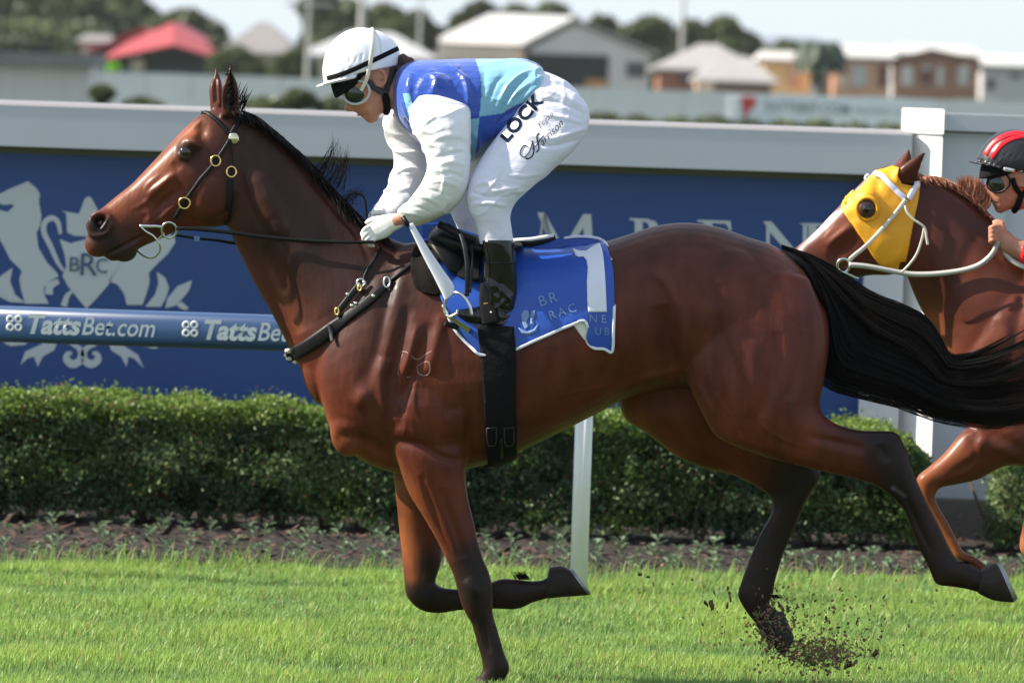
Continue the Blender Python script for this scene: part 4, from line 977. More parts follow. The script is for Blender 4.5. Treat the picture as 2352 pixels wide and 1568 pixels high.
# flowing H, then the smaller letters along the thigh
script_stroke([(1212,338),(1204,334),(1196,344),(1195,356),(1204,361),(1214,352),(1219,340),(1222,328)],1.8)
script_stroke([(1222,324),(1225,336),(1226,350),(1220,361),(1211,365),(1207,362)],3)
script_stroke([(1238,306),(1233,314),(1236,330),(1238,342),(1232,350)],3); script_stroke([(1222,342),(1232,334),(1240,322),(1248,312)],1.8)
text_uv('arrison', (1245,337), (.70,-.715), 24, B_B, .002, 'signature', M_['ink2'], r1, shear=.5, bold=-.006, space=1.02)
text_uv('Tegan', (1238,300), (.70,-.715), 19, B_B, .002, 'signature', M_['ink2'], r1, shear=.5, bold=-.010, space=1.05)

# ------------------------------------------------------------------ second horse and rider
H2Y = 1.6
M2 = lambda u,v: (2188+(u-720)*.93, 882+(v-880)*.93)
HM2 = lambda u,v: (2011+(u-460)*.93, 397+(v-270)*.93)
h2 = thing('horse', tuple(WG(2700,H2Y)), 'chestnut racehorse in yellow hood with white bridle, following at the right edge', 'horse', 'galloping racehorses')
NECK2 = [(2100,396,2070,590,.065),(2135,405,2085,640,.075),(2180,425,2105,690,.085),(2235,465,2135,750,.10),(2285,510,2160,812,.12),(2340,555,2180,880,.15),(2410,600,2225,950,.17)]
LEG2 = [(2290,940,2440,1040,.09,-.12),(2240,975,2380,1070,.085,-.125),(2208,992,2310,1070,.072,-.13),(2172,1036,2250,1100,.058,-.135),(2135,1070,2195,1113,.047,-.135),(2106,1095,2160,1120,.044,-.135),(2110,1128,2148,1140,.034,-.135),(2130,1168,2154,1160,.027,-.135),(2156,1212,2178,1200,.025,-.135),(2180,1255,2200,1243,.026,-.135),(2196,1282,2216,1268,.028,-.135),(2235,1300,2235,1275,.024,-.135),(2265,1330,2270,1300,.026,-.135)]
LEG2B = [(2380,1000,2500,1010,.08,.12),(2375,1070,2470,1080,.07,.13),(2358,1160,2420,1170,.05,.13),(2343,1235,2392,1235,.045,.13),(2344,1265,2380,1290,.042,.13),(2370,1290,2400,1270,.032,.13),(2430,1300,2432,1272,.026,.13),(2500,1306,2500,1280,.026,.13),(2540,1315,2545,1285,.028,.13)]
G = Geo()
loft(G, TRUNK, n=32, M=M2, ws=.93, dY=H2Y); loft(G, NECK2, n=28, dY=H2Y); loft(G, HEAD, n=28, e=2.3, M=HM2, ws=.93, dY=H2Y, cap1=.35)
for l in (LEG2, LEG2B): loft(G, l, n=20, dY=H2Y)
for l in (NEAR_HIND, FAR_HIND): loft(G, l, n=20, M=M2, ws=.93, dY=H2Y)
for s_ in (-1,1):
    for (u,v,Y,r,sc,ro) in ((487,428,.052,.125,(1,.36,1.0),0),(440,335,.070,.05,(1.1,.55,.8),-.6),(370,430,.040,.06,(1.7,.45,.5),-.72),(232,512,.034,.052,(1,.55,.9),-.6)):
        a = HM2(u,v); G.ball(W(a[0],a[1],H2Y+s_*Y*.93), r*.93, sc, rot=Matrix.Rotation(ro,3,'Y'))
    for (u,v,Y,r,sc,ro) in ((985,930,.15,.19,(.95,.55,1.0),0),(890,830,.13,.20,(.65,.5,1.35),-.35),(815,945,.10,.16,(.75,.75,.8),0),(1640,690,.13,.23,(1,.52,.9),0)):
        a = M2(u,v); G.ball(W(a[0],a[1],H2Y+s_*Y*.93), r*.93, sc, rot=Matrix.Rotation(ro,3,'Y'))
a = HM2(291,584); G.ball(W(a[0],a[1],H2Y), .034, (1.1,1,.75))
loft(G, [(2052,412,2104,424,.022,-.055),(2062,388,2112,392,.024,-.07),(2098,362,2122,364,.014,-.08),(2128,345,2131,348,.003,-.085)], dY=H2Y, n=14, k=5, cap0=.2, cap1=0)
loft(G, [(2046,396,2092,396,.022,.045),(2056,376,2094,374,.022,.055),(2076,354,2094,356,.014,.06),(2086,338,2089,341,.003,.065)], dY=H2Y, n=14, k=5, cap0=.2, cap1=0)
me = remesh(G, .009, 5)
sculpt(me, FEAT_HEAD, M=HM2, sc=.93, dY=H2Y); sculpt(me, [f for f in FEAT_BODY[:14]], M=M2, sc=.93, dY=H2Y)
sculpt(me, [([(2260,500),(2210,620),(2180,720)],18,-.006),([(2150,430),(2220,520),(2300,600)],9,-.007),([(2225,1000),(2240,1050),(2180,1090)],8,-.008),([(2240,980),(2260,1010),(2220,1060)],12,.008)])
CH=(.120,.028,.013); CHD=(.05,.018,.012)
paint(me, CH, [([(2120,420),(2200,480),(2280,560)],60,CHD,.6),([(2150,560),(2200,700)],50,CHD,.5),([(1840,600),(1900,630),(1960,640)],28,(.03,.02,.02),.85),([(2140,740),(2165,800),(2185,900)],22,ORG,.5),
   ([(2180,1030),(2110,1100),(2150,1200),(2200,1270)],26,ORG,.75),([(2345,1250)],26,(.45,.16,.07),.6),([(1900,545),(1960,500)],14,(.30,.09,.04),.6),([(2000,412),(1930,484),(1885,527),(1838,575)],6,(.62,.52,.50),.9),([(2120,350)],14,(.03,.015,.01),.8)])
hb2 = link('body', me, M_['coat2'], h2); B_H2 = bvh_of(hb2)
eyes(h2, M=HM2, ws=.93, dY=H2Y)
gd = []
c2 = catmull([(2108,412),(2150,410),(2195,428),(2240,462),(2285,510),(2330,550),(2370,580)],6)
for i in range(2600):
    j = rng.uniform(0,len(c2)-1.01); a_ = int(j); q = c2[a_]+(c2[a_+1]-c2[a_])*(j-a_); ln = rng.uniform(12,34); yy = rng.normal(0,.014); g = []
    for k_ in range(5):
        f = k_/4; g.append(np.array(W(q[0]+ln*f*rng.uniform(.3,.6), q[1]-5+ln*f*.75, H2Y+yy-.03*f)))
    gd.append(np.array(g))
for i in range(1500):
    bx = rng.uniform(2195,2262); by = 440+(bx-2195)*.65; tx = bx+rng.uniform(0,22); ty = by-rng.uniform(20,66)*(1-.4*abs(bx-2235)/40); g = []; yy = rng.normal(0,.015)
    if rng.rand()<.35: tx = rng.uniform(2245,2266); ty = rng.uniform(420,520); bx=rng.uniform(2215,2262); by=ty+rng.uniform(10,60)
    for k_ in range(6):
        f = k_/5; g.append(np.array(W(bx+(tx-bx)*f+4*math.sin(f*4), by+(ty-by)*f, H2Y+yy)))
    gd.append(np.array(g))
hair_ribbons('mane', gd, M_['hair2'], h2, .0022, seed=8)
gd = []
for i in range(900):   # its tail, streaming behind
    s_ = rng.rand(); g = []
    for j in range(0, len(up_), 4):
        q = up_[j]*(1-s_)+lo_[j]*s_; q = M2(*q); g.append(np.array(W(q[0],q[1]+rng.normal(0,1.5),H2Y+rng.normal(0,.02))))
    gd.append(np.array(g))
hair_ribbons('tail', gd, M_['hair2'], h2, .008, seed=9)
hoof('hoof', [(2262,1335,2268,1296,.036,),(2300,1352,2296,1296,.05)], h2, -.135, dY=H2Y)
hoof('hoof', [(2540,1318,2545,1284,.036,),(2580,1320,2580,1270,.05)], h2, .13, dY=H2Y)

hd = thing('hood', tuple(W(2030,500,H2Y-.1)), 'yellow racing hood with round eye cup on the chestnut horse', 'hood')
ho = [(2011,396),(2030,390),(2050,384),(2066,388),(2062,404),(2072,420),(2095,424),(2113,415),(2111,450),(2107,473),(2098,512),(2088,550),(2083,580),(2079,598),(2066,598),(2063,616),(2040,612),(2019,604),(2006,588),(1996,573),(1976,542),(1952,510),(1934,481),(1938,462),(1953,450),(1970,440),(1985,425)]
hole = (1990,477)
bmh = flatpoly(ho, 8)
for s_ in (False, True):
    me = bmh.copy(); drape_mesh(me, B_H2, .009, Yf=H2Y-.1*(1 if not s_ else -1), far=s_); wrinkle(me,.004,(.6,0,-.8),f_hi=12,f_lo=5,seed=61); thicken(me,.004)
    hd_o = link('hood_side', me, M_['yellow'], hd)
Bd = bvh_of([c for c in hd.children][0])
p,n_ = hit(Bd, 1992,478,.006)
n2 = (n_+Vector((-.25,-.6,.1))).normalized(); a_ = Vector((0,0,1)).cross(n2).normalized(); b_ = n2.cross(a_)
Geo().ring(p, a_*.040, b_*.043, .0085, n=28, m=10).obj('eye_cup', M_['yellow'], hd, smooth=True)
Geo().ball(p+n2*.000,.036,(1,.35,1)).obj('eye_opening', mat('dark_brown_coat',(.06,.02,.014),rough=.4), hd, smooth=True)
Geo().ball(p+n2*.012,.018,(1,.6,1)).obj('eyeball', M_['eye'], hd, smooth=True)  # dark glossy eyeball set in the opening
Geo().tube([W(1953,452,H2Y+.03),W(1960,444,H2Y+.04),W(1973,446,H2Y+.03)],.014).obj('eye_cup', M_['yellow'], hd, smooth=True)
b2 = thing('bridle', tuple(W(2000,560,H2Y-.1)), 'white webbing bridle with grey rubber reins on the hooded chestnut horse', 'bridle', 'bridles')
strap(Bd, [(2011,399),(2026,406),(2044,424),(2062,442),(2077,456)], 14, 'browband', M_['cloth_white'], b2, off=.008)
strap(Bd, [(2086,458),(2096,440),(2106,422)], 14, 'headpiece', M_['cloth_white'], b2, off=.008)
B2_ = bvh_of(hb2, [c for c in hd.children][0])
strap(B2_, [(2078,460),(2060,484),(2035,516),(2010,545),(1975,575),(1950,594)], 10, 'cheek_strap', M_['rope'], b2, off=.022)
strap(None, [(2079,472),(2084,488),(2100,505),(2123,522),(2128,545),(2131,562)], 6, 'throat_strap', M_['rope'], b2, free=True, Ys=[H2Y-.17,H2Y-.18,H2Y-.18])
strap(None, [(2123,522),(2118,548),(2105,585),(2082,615),(2070,625)], 6, 'throat_strap', M_['rope'], b2, free=True, Ys=[H2Y-.18,H2Y-.16,H2Y-.13])
ringobj(B_H2,1936,607,15,17,.0065,'bit_ring',M_['steel'],b2,off=.012)
tube_uv(None, [(1920,622),(1940,626),(1958,634),(1972,640)], .0045, 'bit_strap', M_['steel'], b2, Ys=[H2Y-.08,H2Y-.09])
tube_uv(None, [(1950,608),(1990,611),(2040,620),(2088,629),(2130,630),(2170,627),(2215,620),(2250,608),(2275,588),(2288,568),(2293,552)], .0105, 'rein', M_['rubber'], b2, Ys=[H2Y-.09,H2Y-.10,H2Y-.12,H2Y-.15,H2Y-.18])
tube_uv(None, [(2300,560),(2308,578),(2322,596),(2345,610),(2380,620),(2420,600)], .0105, 'rein', M_['rubber'], b2, Ys=[H2Y-.15,H2Y-.17,H2Y-.2])
tube_uv(None, [(1990,416),(1988,408),(1994,402),(1996,412)], .006, 'hood_tie', M_['cloth_white'], b2, Ys=[H2Y])

HMr = aff(.90, math.radians(-27), (728,199), (2226,371))
BMr = lambda u,v: (2425+(u-930)*.93, 400+(v-200)*.93)
r2, bre2, hel2 = rider('rider in black helmet with red stripes and dark goggles on the chestnut horse', 'riders', HMr, BMr, .9, H2Y,
    dict(helmet='black_helm', band=False, gframe='leather', shirt='shirt2', sleeve='red', breech='breech', glove=False), far=True) if M_.setdefault('black_helm', mat('black_helmet', (.02,.018,.022), rough=.35)) else None
# bare forearm and fist on the rein
G = Geo()
loft(G, [(2420,560,2430,640,.045,-.16),(2350,552,2345,600,.036,-.16),(2318,535,2305,580,.030,-.16),(2300,518,2290,560,.027,-.16)], n=18, dY=H2Y)
loft(G, [(2305,516,2300,560,.026,-.16),(2284,512,2285,556,.026,-.165),(2276,520,2279,546,.02,-.165)], n=18, e=2.6, dY=H2Y)
for i in range(4):
    a_ = (2290+ (3-i)*0, 520+i*10)
    G.tube(catmull([W(2296,a_[1],H2Y-.175),W(2280,a_[1]+1,H2Y-.19),W(2274,a_[1]+4,H2Y-.17),W(2281,a_[1]+7,H2Y-.15)],4), .0085, n=10)
G.tube(catmull([W(2306,514,H2Y-.16),W(2292,508,H2Y-.15),W(2280,512,H2Y-.145)],4), .009, n=10)
link('hand', remesh(G,.0045,3), M_['skin'], r2)
G = Geo(); loft(G, [(2500,560,2520,680,.07,-.17),(2400,560,2405,640,.055,-.165),(2352,556,2345,606,.043,-.16),(2346,552,2341,602,.040,-.16)], n=18, dY=H2Y, cap0=.2, cap1=.05)
link('cuff', remesh(G,.006,2), M_['red'], r2)
# ------------------------------------------------------------------ the racecourse
def zt(v, Y, u=1176): return W(u, v, Y).z
rs = np.random.RandomState(21)
GY1 = 5.0      # far edge of the turf at the left; it recedes to the right
def GE(x): return GY1+.235*(x+2.0)
m_turf = mat('turf_soil', (.055,.085,.018), rough=.95, col2=(.04,.055,.016), vscale=2.5, bump=.5, bscale=30)
m_soil = mat('dark_mulch', (.026,.015,.011), rough=1, col2=(.014,.009,.007), vscale=14, bump=1, bscale=40, bdist=.03)
Geo().add([(-700,-40,0),(700,-40,0),(700,1600,0),(-700,1600,0)],[(0,1,2,3)]).obj('ground', m_turf).update_tag() 
tag(bpy.data.objects['ground'], kind='structure')
V=[];F=[]; nx=220; ny=60
for j in range(ny):
    for i in range(nx):
        x=-5.5+12.5*i/(nx-1); y=GE(x)-.12+(14-GE(x))*j/(ny-1)
        h=.010+.022*noise.noise(Vector((x*7,y*7,0)))+.016*noise.noise(Vector((x*23,y*23,3)))+ (.02 if j>1 else -.01)
        V.append((x,y+.05*noise.noise(Vector((x*3,0,0))),max(h,.004 if j>1 else -.02)))
for j in range(ny-1):
    for i in range(nx-1): a=j*nx+i; F.append((a,a+1,a+nx+1,a+nx))
tag(link('flower_bed', mesh_pd('bed',V,F), m_soil, smooth=False), kind='structure')

# turf blades
def blades(n, x0,x1,y0,y1, h0,h1, wd, seed, lean=.35):
    r = np.random.RandomState(seed)
    x = r.uniform(x0,x1,n); y = r.uniform(y0,y1,n)
    if y1 >= GY1: y = y0+(y-y0)*(GE(x)+(y1-GY1)-y0)/(y1-y0)
    cl = np.array([noise.noise(Vector((a*1.6,b*1.6,1)))+.5*noise.noise(Vector((a*6,b*6,5))) for a,b in zip(x[::1],y[::1])])
    h = r.uniform(h0,h1,n)*(1+.45*cl); a = r.uniform(0,2*np.pi,n); w_ = wd*r.uniform(.7,1.3,n)
    la = r.uniform(0,2*np.pi,n); lm = np.abs(r.normal(0,lean,n))*h
    lx = np.cos(la)*lm+.12*h; ly = np.sin(la)*lm
    dx = np.cos(a)*w_; dy = np.sin(a)*w_
    z0 = np.zeros(n)-.005
    P = np.empty((n,5,3))
    P[:,0] = np.stack([x-dx,y-dy,z0],1); P[:,1] = np.stack([x+dx,y+dy,z0],1)
    P[:,2] = np.stack([x-dx*.8+lx*.4,y-dy*.8+ly*.4,h*.6],1); P[:,3] = np.stack([x+dx*.8+lx*.4,y+dy*.8+ly*.4,h*.6],1)
    P[:,4] = np.stack([x+lx,y+ly,h],1)
    idx = np.arange(n)[:,None]*5
    T = np.concatenate([idx+np.array([[0,1,3]]), idx+np.array([[0,3,2]]), idx+np.array([[2,3,4]])],0)
    return P.reshape(-1,3), T, cl
def turf(name, specs, material):
    Vs=[];Ts=[];Cs=[];o=0
    for sp in specs:
        P,T,cl = blades(*sp); Vs.append(P); Ts.append(T+o); o += len(P)
        n = len(cl); r = np.random.RandomState(sp[-2] if isinstance(sp[-2],int) else 3)
        g = r.uniform(0,1,n); dry = r.rand(n)<.06
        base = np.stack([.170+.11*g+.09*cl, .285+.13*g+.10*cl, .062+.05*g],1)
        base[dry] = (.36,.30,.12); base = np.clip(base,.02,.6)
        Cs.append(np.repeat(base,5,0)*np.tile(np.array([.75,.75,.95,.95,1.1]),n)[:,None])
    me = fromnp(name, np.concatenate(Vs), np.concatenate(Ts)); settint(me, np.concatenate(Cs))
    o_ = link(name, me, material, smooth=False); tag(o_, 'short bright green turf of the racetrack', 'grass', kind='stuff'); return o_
m_grass = mat('grass_blade', (.15,.28,.04), rough=.45, spec=.35, attr=True, trans=.42)
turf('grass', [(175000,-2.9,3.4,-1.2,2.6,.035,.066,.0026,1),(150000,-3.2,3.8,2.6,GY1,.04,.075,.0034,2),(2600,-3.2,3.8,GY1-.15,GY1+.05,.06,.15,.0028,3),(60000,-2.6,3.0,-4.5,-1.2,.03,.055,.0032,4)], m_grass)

# bedding seedlings, one thing each
m_leaf = mat('seedling_leaf', (.15,.21,.12), rough=.6, trans=.25, var=.25, vscale=30)
def seedling_mesh(seed):
    r = random.Random(seed); G = Geo(); n = r.randint(5,8)
    for i in range(n):
        a = i*2.4+r.uniform(-.4,.4); L_ = r.uniform(.035,.065); up = r.uniform(.4,1.1); d = Vector((math.cos(a),math.sin(a),0)); s_ = Vector((-d.y,d.x,0))*L_*.32
        b = Vector((0,0,.012+.008*i)); m_ = b+d*L_*.55+Vector((0,0,L_*up*.6)); e_ = b+d*L_+Vector((0,0,L_*up*.55))
        G.add([b,m_+s_,e_,m_-s_],[(0,1,2,3)])
    G.tube([(0,0,-.01),(0,0,.012+.008*n)],.003,n=5)
    return G.mesh('seedling')
sms = [seedling_mesh(i) for i in range(6)]
for me in sms: me.materials.append(m_leaf)
cnt = 0
for row in range(7):
    for i in range(42):
        x = -2.95+i*.17+(.1 if row%2 else 0)+rs.normal(0,.03)
        yy = GE(x)+.32+row*(7.45-GE(x))/7
        if yy>7.5 or rs.rand()<.08: continue
        o = bpy.data.objects.new('seedling', sms[rs.randint(6)]); COL.objects.link(o); o.location = (x, yy+rs.normal(0,.035), .03)
        o.rotation_euler = (0,0,rs.uniform(0,6.3)); k = rs.uniform(.55,1.05); o.scale = (k,k,k)
        tag(o, 'small grey green seedling planted in the dark mulch bed before the hedge', 'seedling', 'seedlings in the flower bed')
# bark chips and leaf litter
G = Geo()
for i in range(5200):
    x = rs.uniform(-3.6,4.2); y = rs.uniform(GE(x)+.02,13); a = rs.uniform(0,3.1); L_ = rs.uniform(.012,.035); z = .035+rs.uniform(0,.02)
    d = Vector((math.cos(a),math.sin(a),rs.normal(0,.3)))*L_; s_ = Vector((-d.y,d.x,rs.normal(0,.004)))*.4
    p = Vector((x,y,z)); G.add([p-d-s_,p+d-s_,p+d+s_,p-d+s_],[(0,1,2,3)])
tag(G.obj('bark_mulch', mat('bark_chip',(.10,.05,.033),rough=.9,col2=(.03,.018,.015),vscale=25)), 'loose brown bark chips and dead leaves in the bed', 'mulch', kind='stuff')

# clipped hedges
m_hl = mat('hedge_leaf', (.07,.13,.03), rough=.5, attr=True, trans=.35)
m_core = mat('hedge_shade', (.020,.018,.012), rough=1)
m_stem = mat('hedge_stem', (.10,.065,.045), rough=.9, var=.4, vscale=20)
def hedge(x0, x1, y0, y1, h, label, seed, n):
    r = np.random.RandomState(seed); t = thing('hedge', ((x0+x1)/2,(y0+y1)/2,0), label, 'hedge', 'clipped hedges')
    lx=x1-x0; ly=y1-y0; zb=.07
    def top(x): return (math.sqrt(max(.02,1-max(0,(x-(x1-.30))/.30)**2*.42)))*h*(1+.025*math.sin(x*2.2)+.03*noise.noise(Vector((x*2.5,0,seed))))
    G = Geo()
    V=[];F=[]; nx_=60
    # woody interior
    for i in range(int(lx*5)):
        x = x0+lx*(i+.5)/(lx*5)+r.normal(0,.03); y=(y0+y1)/2+r.normal(0,.06)
        base=Vector((x,y,-.02)); k=3+r.randint(3)
        for j in range(k):
            tip=Vector((x+r.normal(0,.14),y+r.normal(0,.14),h*r.uniform(.5,.9))); mid=(base+tip)/2+Vector((r.normal(0,.03),r.normal(0,.03),0))
            G.tube([base,mid,tip],[.013,.009,.004],n=5,cap=False)
    G.obj('stem', m_stem, t)
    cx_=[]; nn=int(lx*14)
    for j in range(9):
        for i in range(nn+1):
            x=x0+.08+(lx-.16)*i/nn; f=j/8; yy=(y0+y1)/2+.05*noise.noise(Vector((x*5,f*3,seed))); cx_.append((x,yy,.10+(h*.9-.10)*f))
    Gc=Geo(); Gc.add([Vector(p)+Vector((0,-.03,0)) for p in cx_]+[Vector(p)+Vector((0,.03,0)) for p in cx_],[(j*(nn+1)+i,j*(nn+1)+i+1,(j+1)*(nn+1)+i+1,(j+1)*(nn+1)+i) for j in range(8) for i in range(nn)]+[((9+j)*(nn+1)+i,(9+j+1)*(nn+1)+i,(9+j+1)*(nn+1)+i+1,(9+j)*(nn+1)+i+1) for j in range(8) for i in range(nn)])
    Gc.obj('shade_core', m_core, t)  # dark sheet added inside; stands for shade deep in the hedge
    N=n; P=np.empty((N,3)); Nn=np.empty((N,3)); sh=np.empty(N)
    area=[lx*(h-zb), lx*(h-zb), lx*ly, ly*(h-zb), ly*(h-zb)]; pr=np.array(area)/sum(area); pr=pr*np.array([1.5,.6,1.2,1.2,1.2]); pr/=pr.sum()
    fc=r.choice(5,N,p=pr)
    for i in range(N):
        f=fc[i]; a=r.rand(); b=r.rand(); dpt=(abs(r.normal(0,.045)) if r.rand()<.8 else r.uniform(0,.2)) if r.rand()>.02 else -r.uniform(0,.045)
        if f<2:
            x=x0+lx*a; z=zb+(top(x)-zb)*b; nrm=(0,-1 if f==0 else 1,0); y=(y0 if f==0 else y1)
            edge=max(0,(b-.88)/.12); y+= (-1 if f==1 else 1)*edge*edge*.07
            if z<.22: # ragged skirt
                if r.rand()<.6*(1-(z-zb)/(.22-zb)): z=r.uniform(.2,top(x)) 
        elif f==2: x=x0+lx*a; y=y0+ly*b; z=top(x); nrm=(0,0,1)
        else: y=y0+ly*a; x=x0 if f==3 else x1; z=zb+(top(x)-zb)*b; nrm=(-1 if f==3 else 1,0,0); edge=max(0,(b-.45)/.55); x+=(1 if f==3 else -1)*edge*edge*.16
        bump=.065*noise.noise(Vector((x*4,y*4+z*4,z*3+seed)))+.02*noise.noise(Vector((x*13,y*13,z*13)))
        P[i]=(x-nrm[0]*(dpt-bump), y-nrm[1]*(dpt-bump), z-nrm[2]*(dpt-bump)); Nn[i]=nrm
        if f<2 and noise.noise(Vector((x*5,y*5+z*6,z*2+20)))>.22 and r.rand()<.8: P[i]=(x, y0+.12+.3*r.rand(), z)
        sh[i]=noise.noise(Vector((x*3.1,z*5,y*3+9)))
    # leaves as folded kites
    d=r.normal(0,1,(N,3))+Nn*.9; d/=np.linalg.norm(d,axis=1)[:,None]
    a_=np.cross(d,r.normal(0,1,(N,3))); a_/=np.linalg.norm(a_,axis=1)[:,None]; b_=np.cross(d,a_)
    L_=r.uniform(.008,.015,N)[:,None]
    Q=np.stack([P-a_*L_,P-b_*L_*.55+d*L_*.1,P+a_*L_,P+b_*L_*.55+d*L_*.1],1).reshape(-1,3)
    Fq=np.arange(N*4).reshape(-1,4)
    pn=np.array([noise.noise(Vector((p[0]*2.3,p[2]*4,11))) for p in P]); pale=(pn>.16)&(P[:,2]>.2)&(P[:,2]<.47)&(r.rand(N)<.55)  # pale patches: sunlight through gaps put into the leaf colour
    g=r.rand(N); lit_top=(P[:,2]>h*.86)&(r.rand(N)<.75)  # yellower top leaves: the sunlit hedge top painted into their colour
    C=np.stack([.040+.045*g+.06*sh,.080+.070*g+.09*sh,.020+.018*g],1); C[pale]=np.stack([.15+.08*g,.22+.09*g,.09+.03*g],1)[pale]; C[lit_top]=np.stack([.13+.07*g,.21+.08*g,.03+.02*g],1)[lit_top]
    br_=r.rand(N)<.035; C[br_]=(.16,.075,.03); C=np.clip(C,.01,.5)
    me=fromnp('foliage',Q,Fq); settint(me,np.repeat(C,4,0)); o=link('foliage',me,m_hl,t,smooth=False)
    return t
xa=W(0,784,8).x; 
hx1=WG(2145,8.0).x; hx2=WG(2288,8.0).x
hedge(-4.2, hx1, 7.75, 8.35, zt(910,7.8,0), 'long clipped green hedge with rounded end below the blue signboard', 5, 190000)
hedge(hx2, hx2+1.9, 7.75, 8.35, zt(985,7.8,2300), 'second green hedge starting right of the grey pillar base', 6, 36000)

# running rail
m_rail = mat('blue_rail', (.012,.042,.12), rough=.3, coat=.4); m_white = M_['white_paint']
RY = 4.25
rl = thing('running_rail', tuple(WG(1310,RY)), 'blue sponsor running rail on white posts behind the leading horse', 'rail')
z1=zt(785,RY,0); z2=zt(702,RY,0); zc=(z1+z2)/2; hh=(z2-z1)/2; V=[]; F=[]; prof=[]
for i in range(20):
    t=2*math.pi*i/20; prof.append((RY+.055*math.copysign(abs(math.cos(t))**.8,math.cos(t)), zc+hh*math.copysign(abs(math.sin(t))**.75,math.sin(t))))
for x in (-4.5,6.0): V += [(x,p[0],p[1]) for p in prof]
F=[(i,(i+1)%20,20+(i+1)%20,20+i) for i in range(20)]+[tuple(range(20)),tuple(range(39,19,-1))]
beam=Geo().add(V,F).obj('beam', m_rail, rl, smooth=True)
for e in beam.data.edges: pass
top=W(1331,975,RY); bot=W(1311,1385,RY)
px_=bot.x
for dx in (0,-3.6,3.6):
    G=Geo().tube([(px_+dx+.03,RY+.02,-.02),(px_+dx+.03,RY+.02,z1+.03)],.037,n=20); o=G.obj('post', m_white, rl, smooth=True)
    Geo().tube([(px_+dx+.03,RY+.02,0),(px_+dx+.03,RY+.02,.03)],[.07,.055],n=20).obj('post_foot', m_white, o, smooth=True)
m_print = mat('white_print', (.62,.64,.66), rough=.5)
def fit_text(s, o, dirv, width, cap, Y, parent, material, shear=0, bold=0, name='lettering'):
    me = text_mesh(s,1,shear,bold); xs=[v.co.x for v in me.vertices]; ys=[v.co.y for v in me.vertices]
    x0=min(xs); sx=width/(max(xs)-x0); sy=cap/.70
    d=Vector(dirv).normalized(); up=Vector((d.y,-d.x))
    for v in me.vertices:
        q=Vector(o)+d*(v.co.x-x0)*sx+up*v.co.y*sy; v.co=W(q.x,q.y,Y)
    me.update(); return link(name, me, material, parent, smooth=False)
RD=(1,.0331)
for k in range(-1,7):
    u0_=12+k*404; v0_=762+(u0_-12)*.0331
    if u0_>2500: break
    fit_text('Tatts',(u0_+52,v0_+2),RD,122,43,RY-.060,rl,m_print,shear=.25,bold=.035)
    fit_text('Bet.com',(u0_+176,v0_+6),RD,168,42,RY-.060,rl,m_print,shear=.25,bold=.008)
    G=Geo()
    for q in range(4):
        a=math.pi/4+q*math.pi/2; cx=u0_+21+13*math.cos(a); cy=v0_-20+13*math.sin(a)
        G.ring(W(cx,cy,RY-.060), Vector((.0125,0,.0)), Vector((0,0,.0125)), .0055, n=16, m=6)
    G.obj('logo', m_print, rl, smooth=True)

# signboard
BY=9.0
m_frame=mat('grey_painted_metal',(.50,.51,.53),rough=.5,var=.05,vscale=1.5); m_blue=mat('blue_board',(.014,.058,.21),rough=.45,var=.12,vscale=1.2)
m_cap=mat('pale_metal',(.26,.24,.245),rough=.4)
sb = thing('signboard', tuple(WG(1000,BY)), 'big blue signboard with white crest and capitals in a thick grey frame behind the hedge', 'signboard')
xl=-6.0; xr=WG(1976,BY).x
tz=zt(240,BY-.15,0); bz=zt(335,BY-.15,0)
G=Geo(); P=[Vector((xl,BY-.15,bz)),Vector((xl,BY-.15,tz-.0)),Vector((xl,BY-.02,tz+.014)),Vector((xl,BY+.35,tz+.014)),Vector((xl,BY+.35,bz))]
x_end=WG(2075,BY).x
G.prism(P,(x_end-xl,0,0)).obj('frame', m_frame, sb)
G=Geo().prism([Vector((xl,BY-.152,tz-.004)),Vector((xl,BY-.13,tz+.012)),Vector((xl,BY-.02,tz+.020)),Vector((xl,BY+.35,tz+.020)),Vector((xl,BY+.35,tz+.0145)),Vector((xl,BY-.02,tz+.0147)),Vector((xl,BY-.135,tz+.001))],(x_end-xl,0,0)); G.obj('frame_cap', m_cap, sb)
Geo().box((xl,BY,.34),(xr,BY+.08,bz+.01)).obj('panel', m_blue, sb)
Geo().box((xl,BY-.02,bz-.035),(xr,BY-.004,bz+.0)).obj('shade_strip', mat('recess_shade',(.10,.11,.06),rough=.6), sb)  # dark olive strip: recess shadow below the frame put into colour
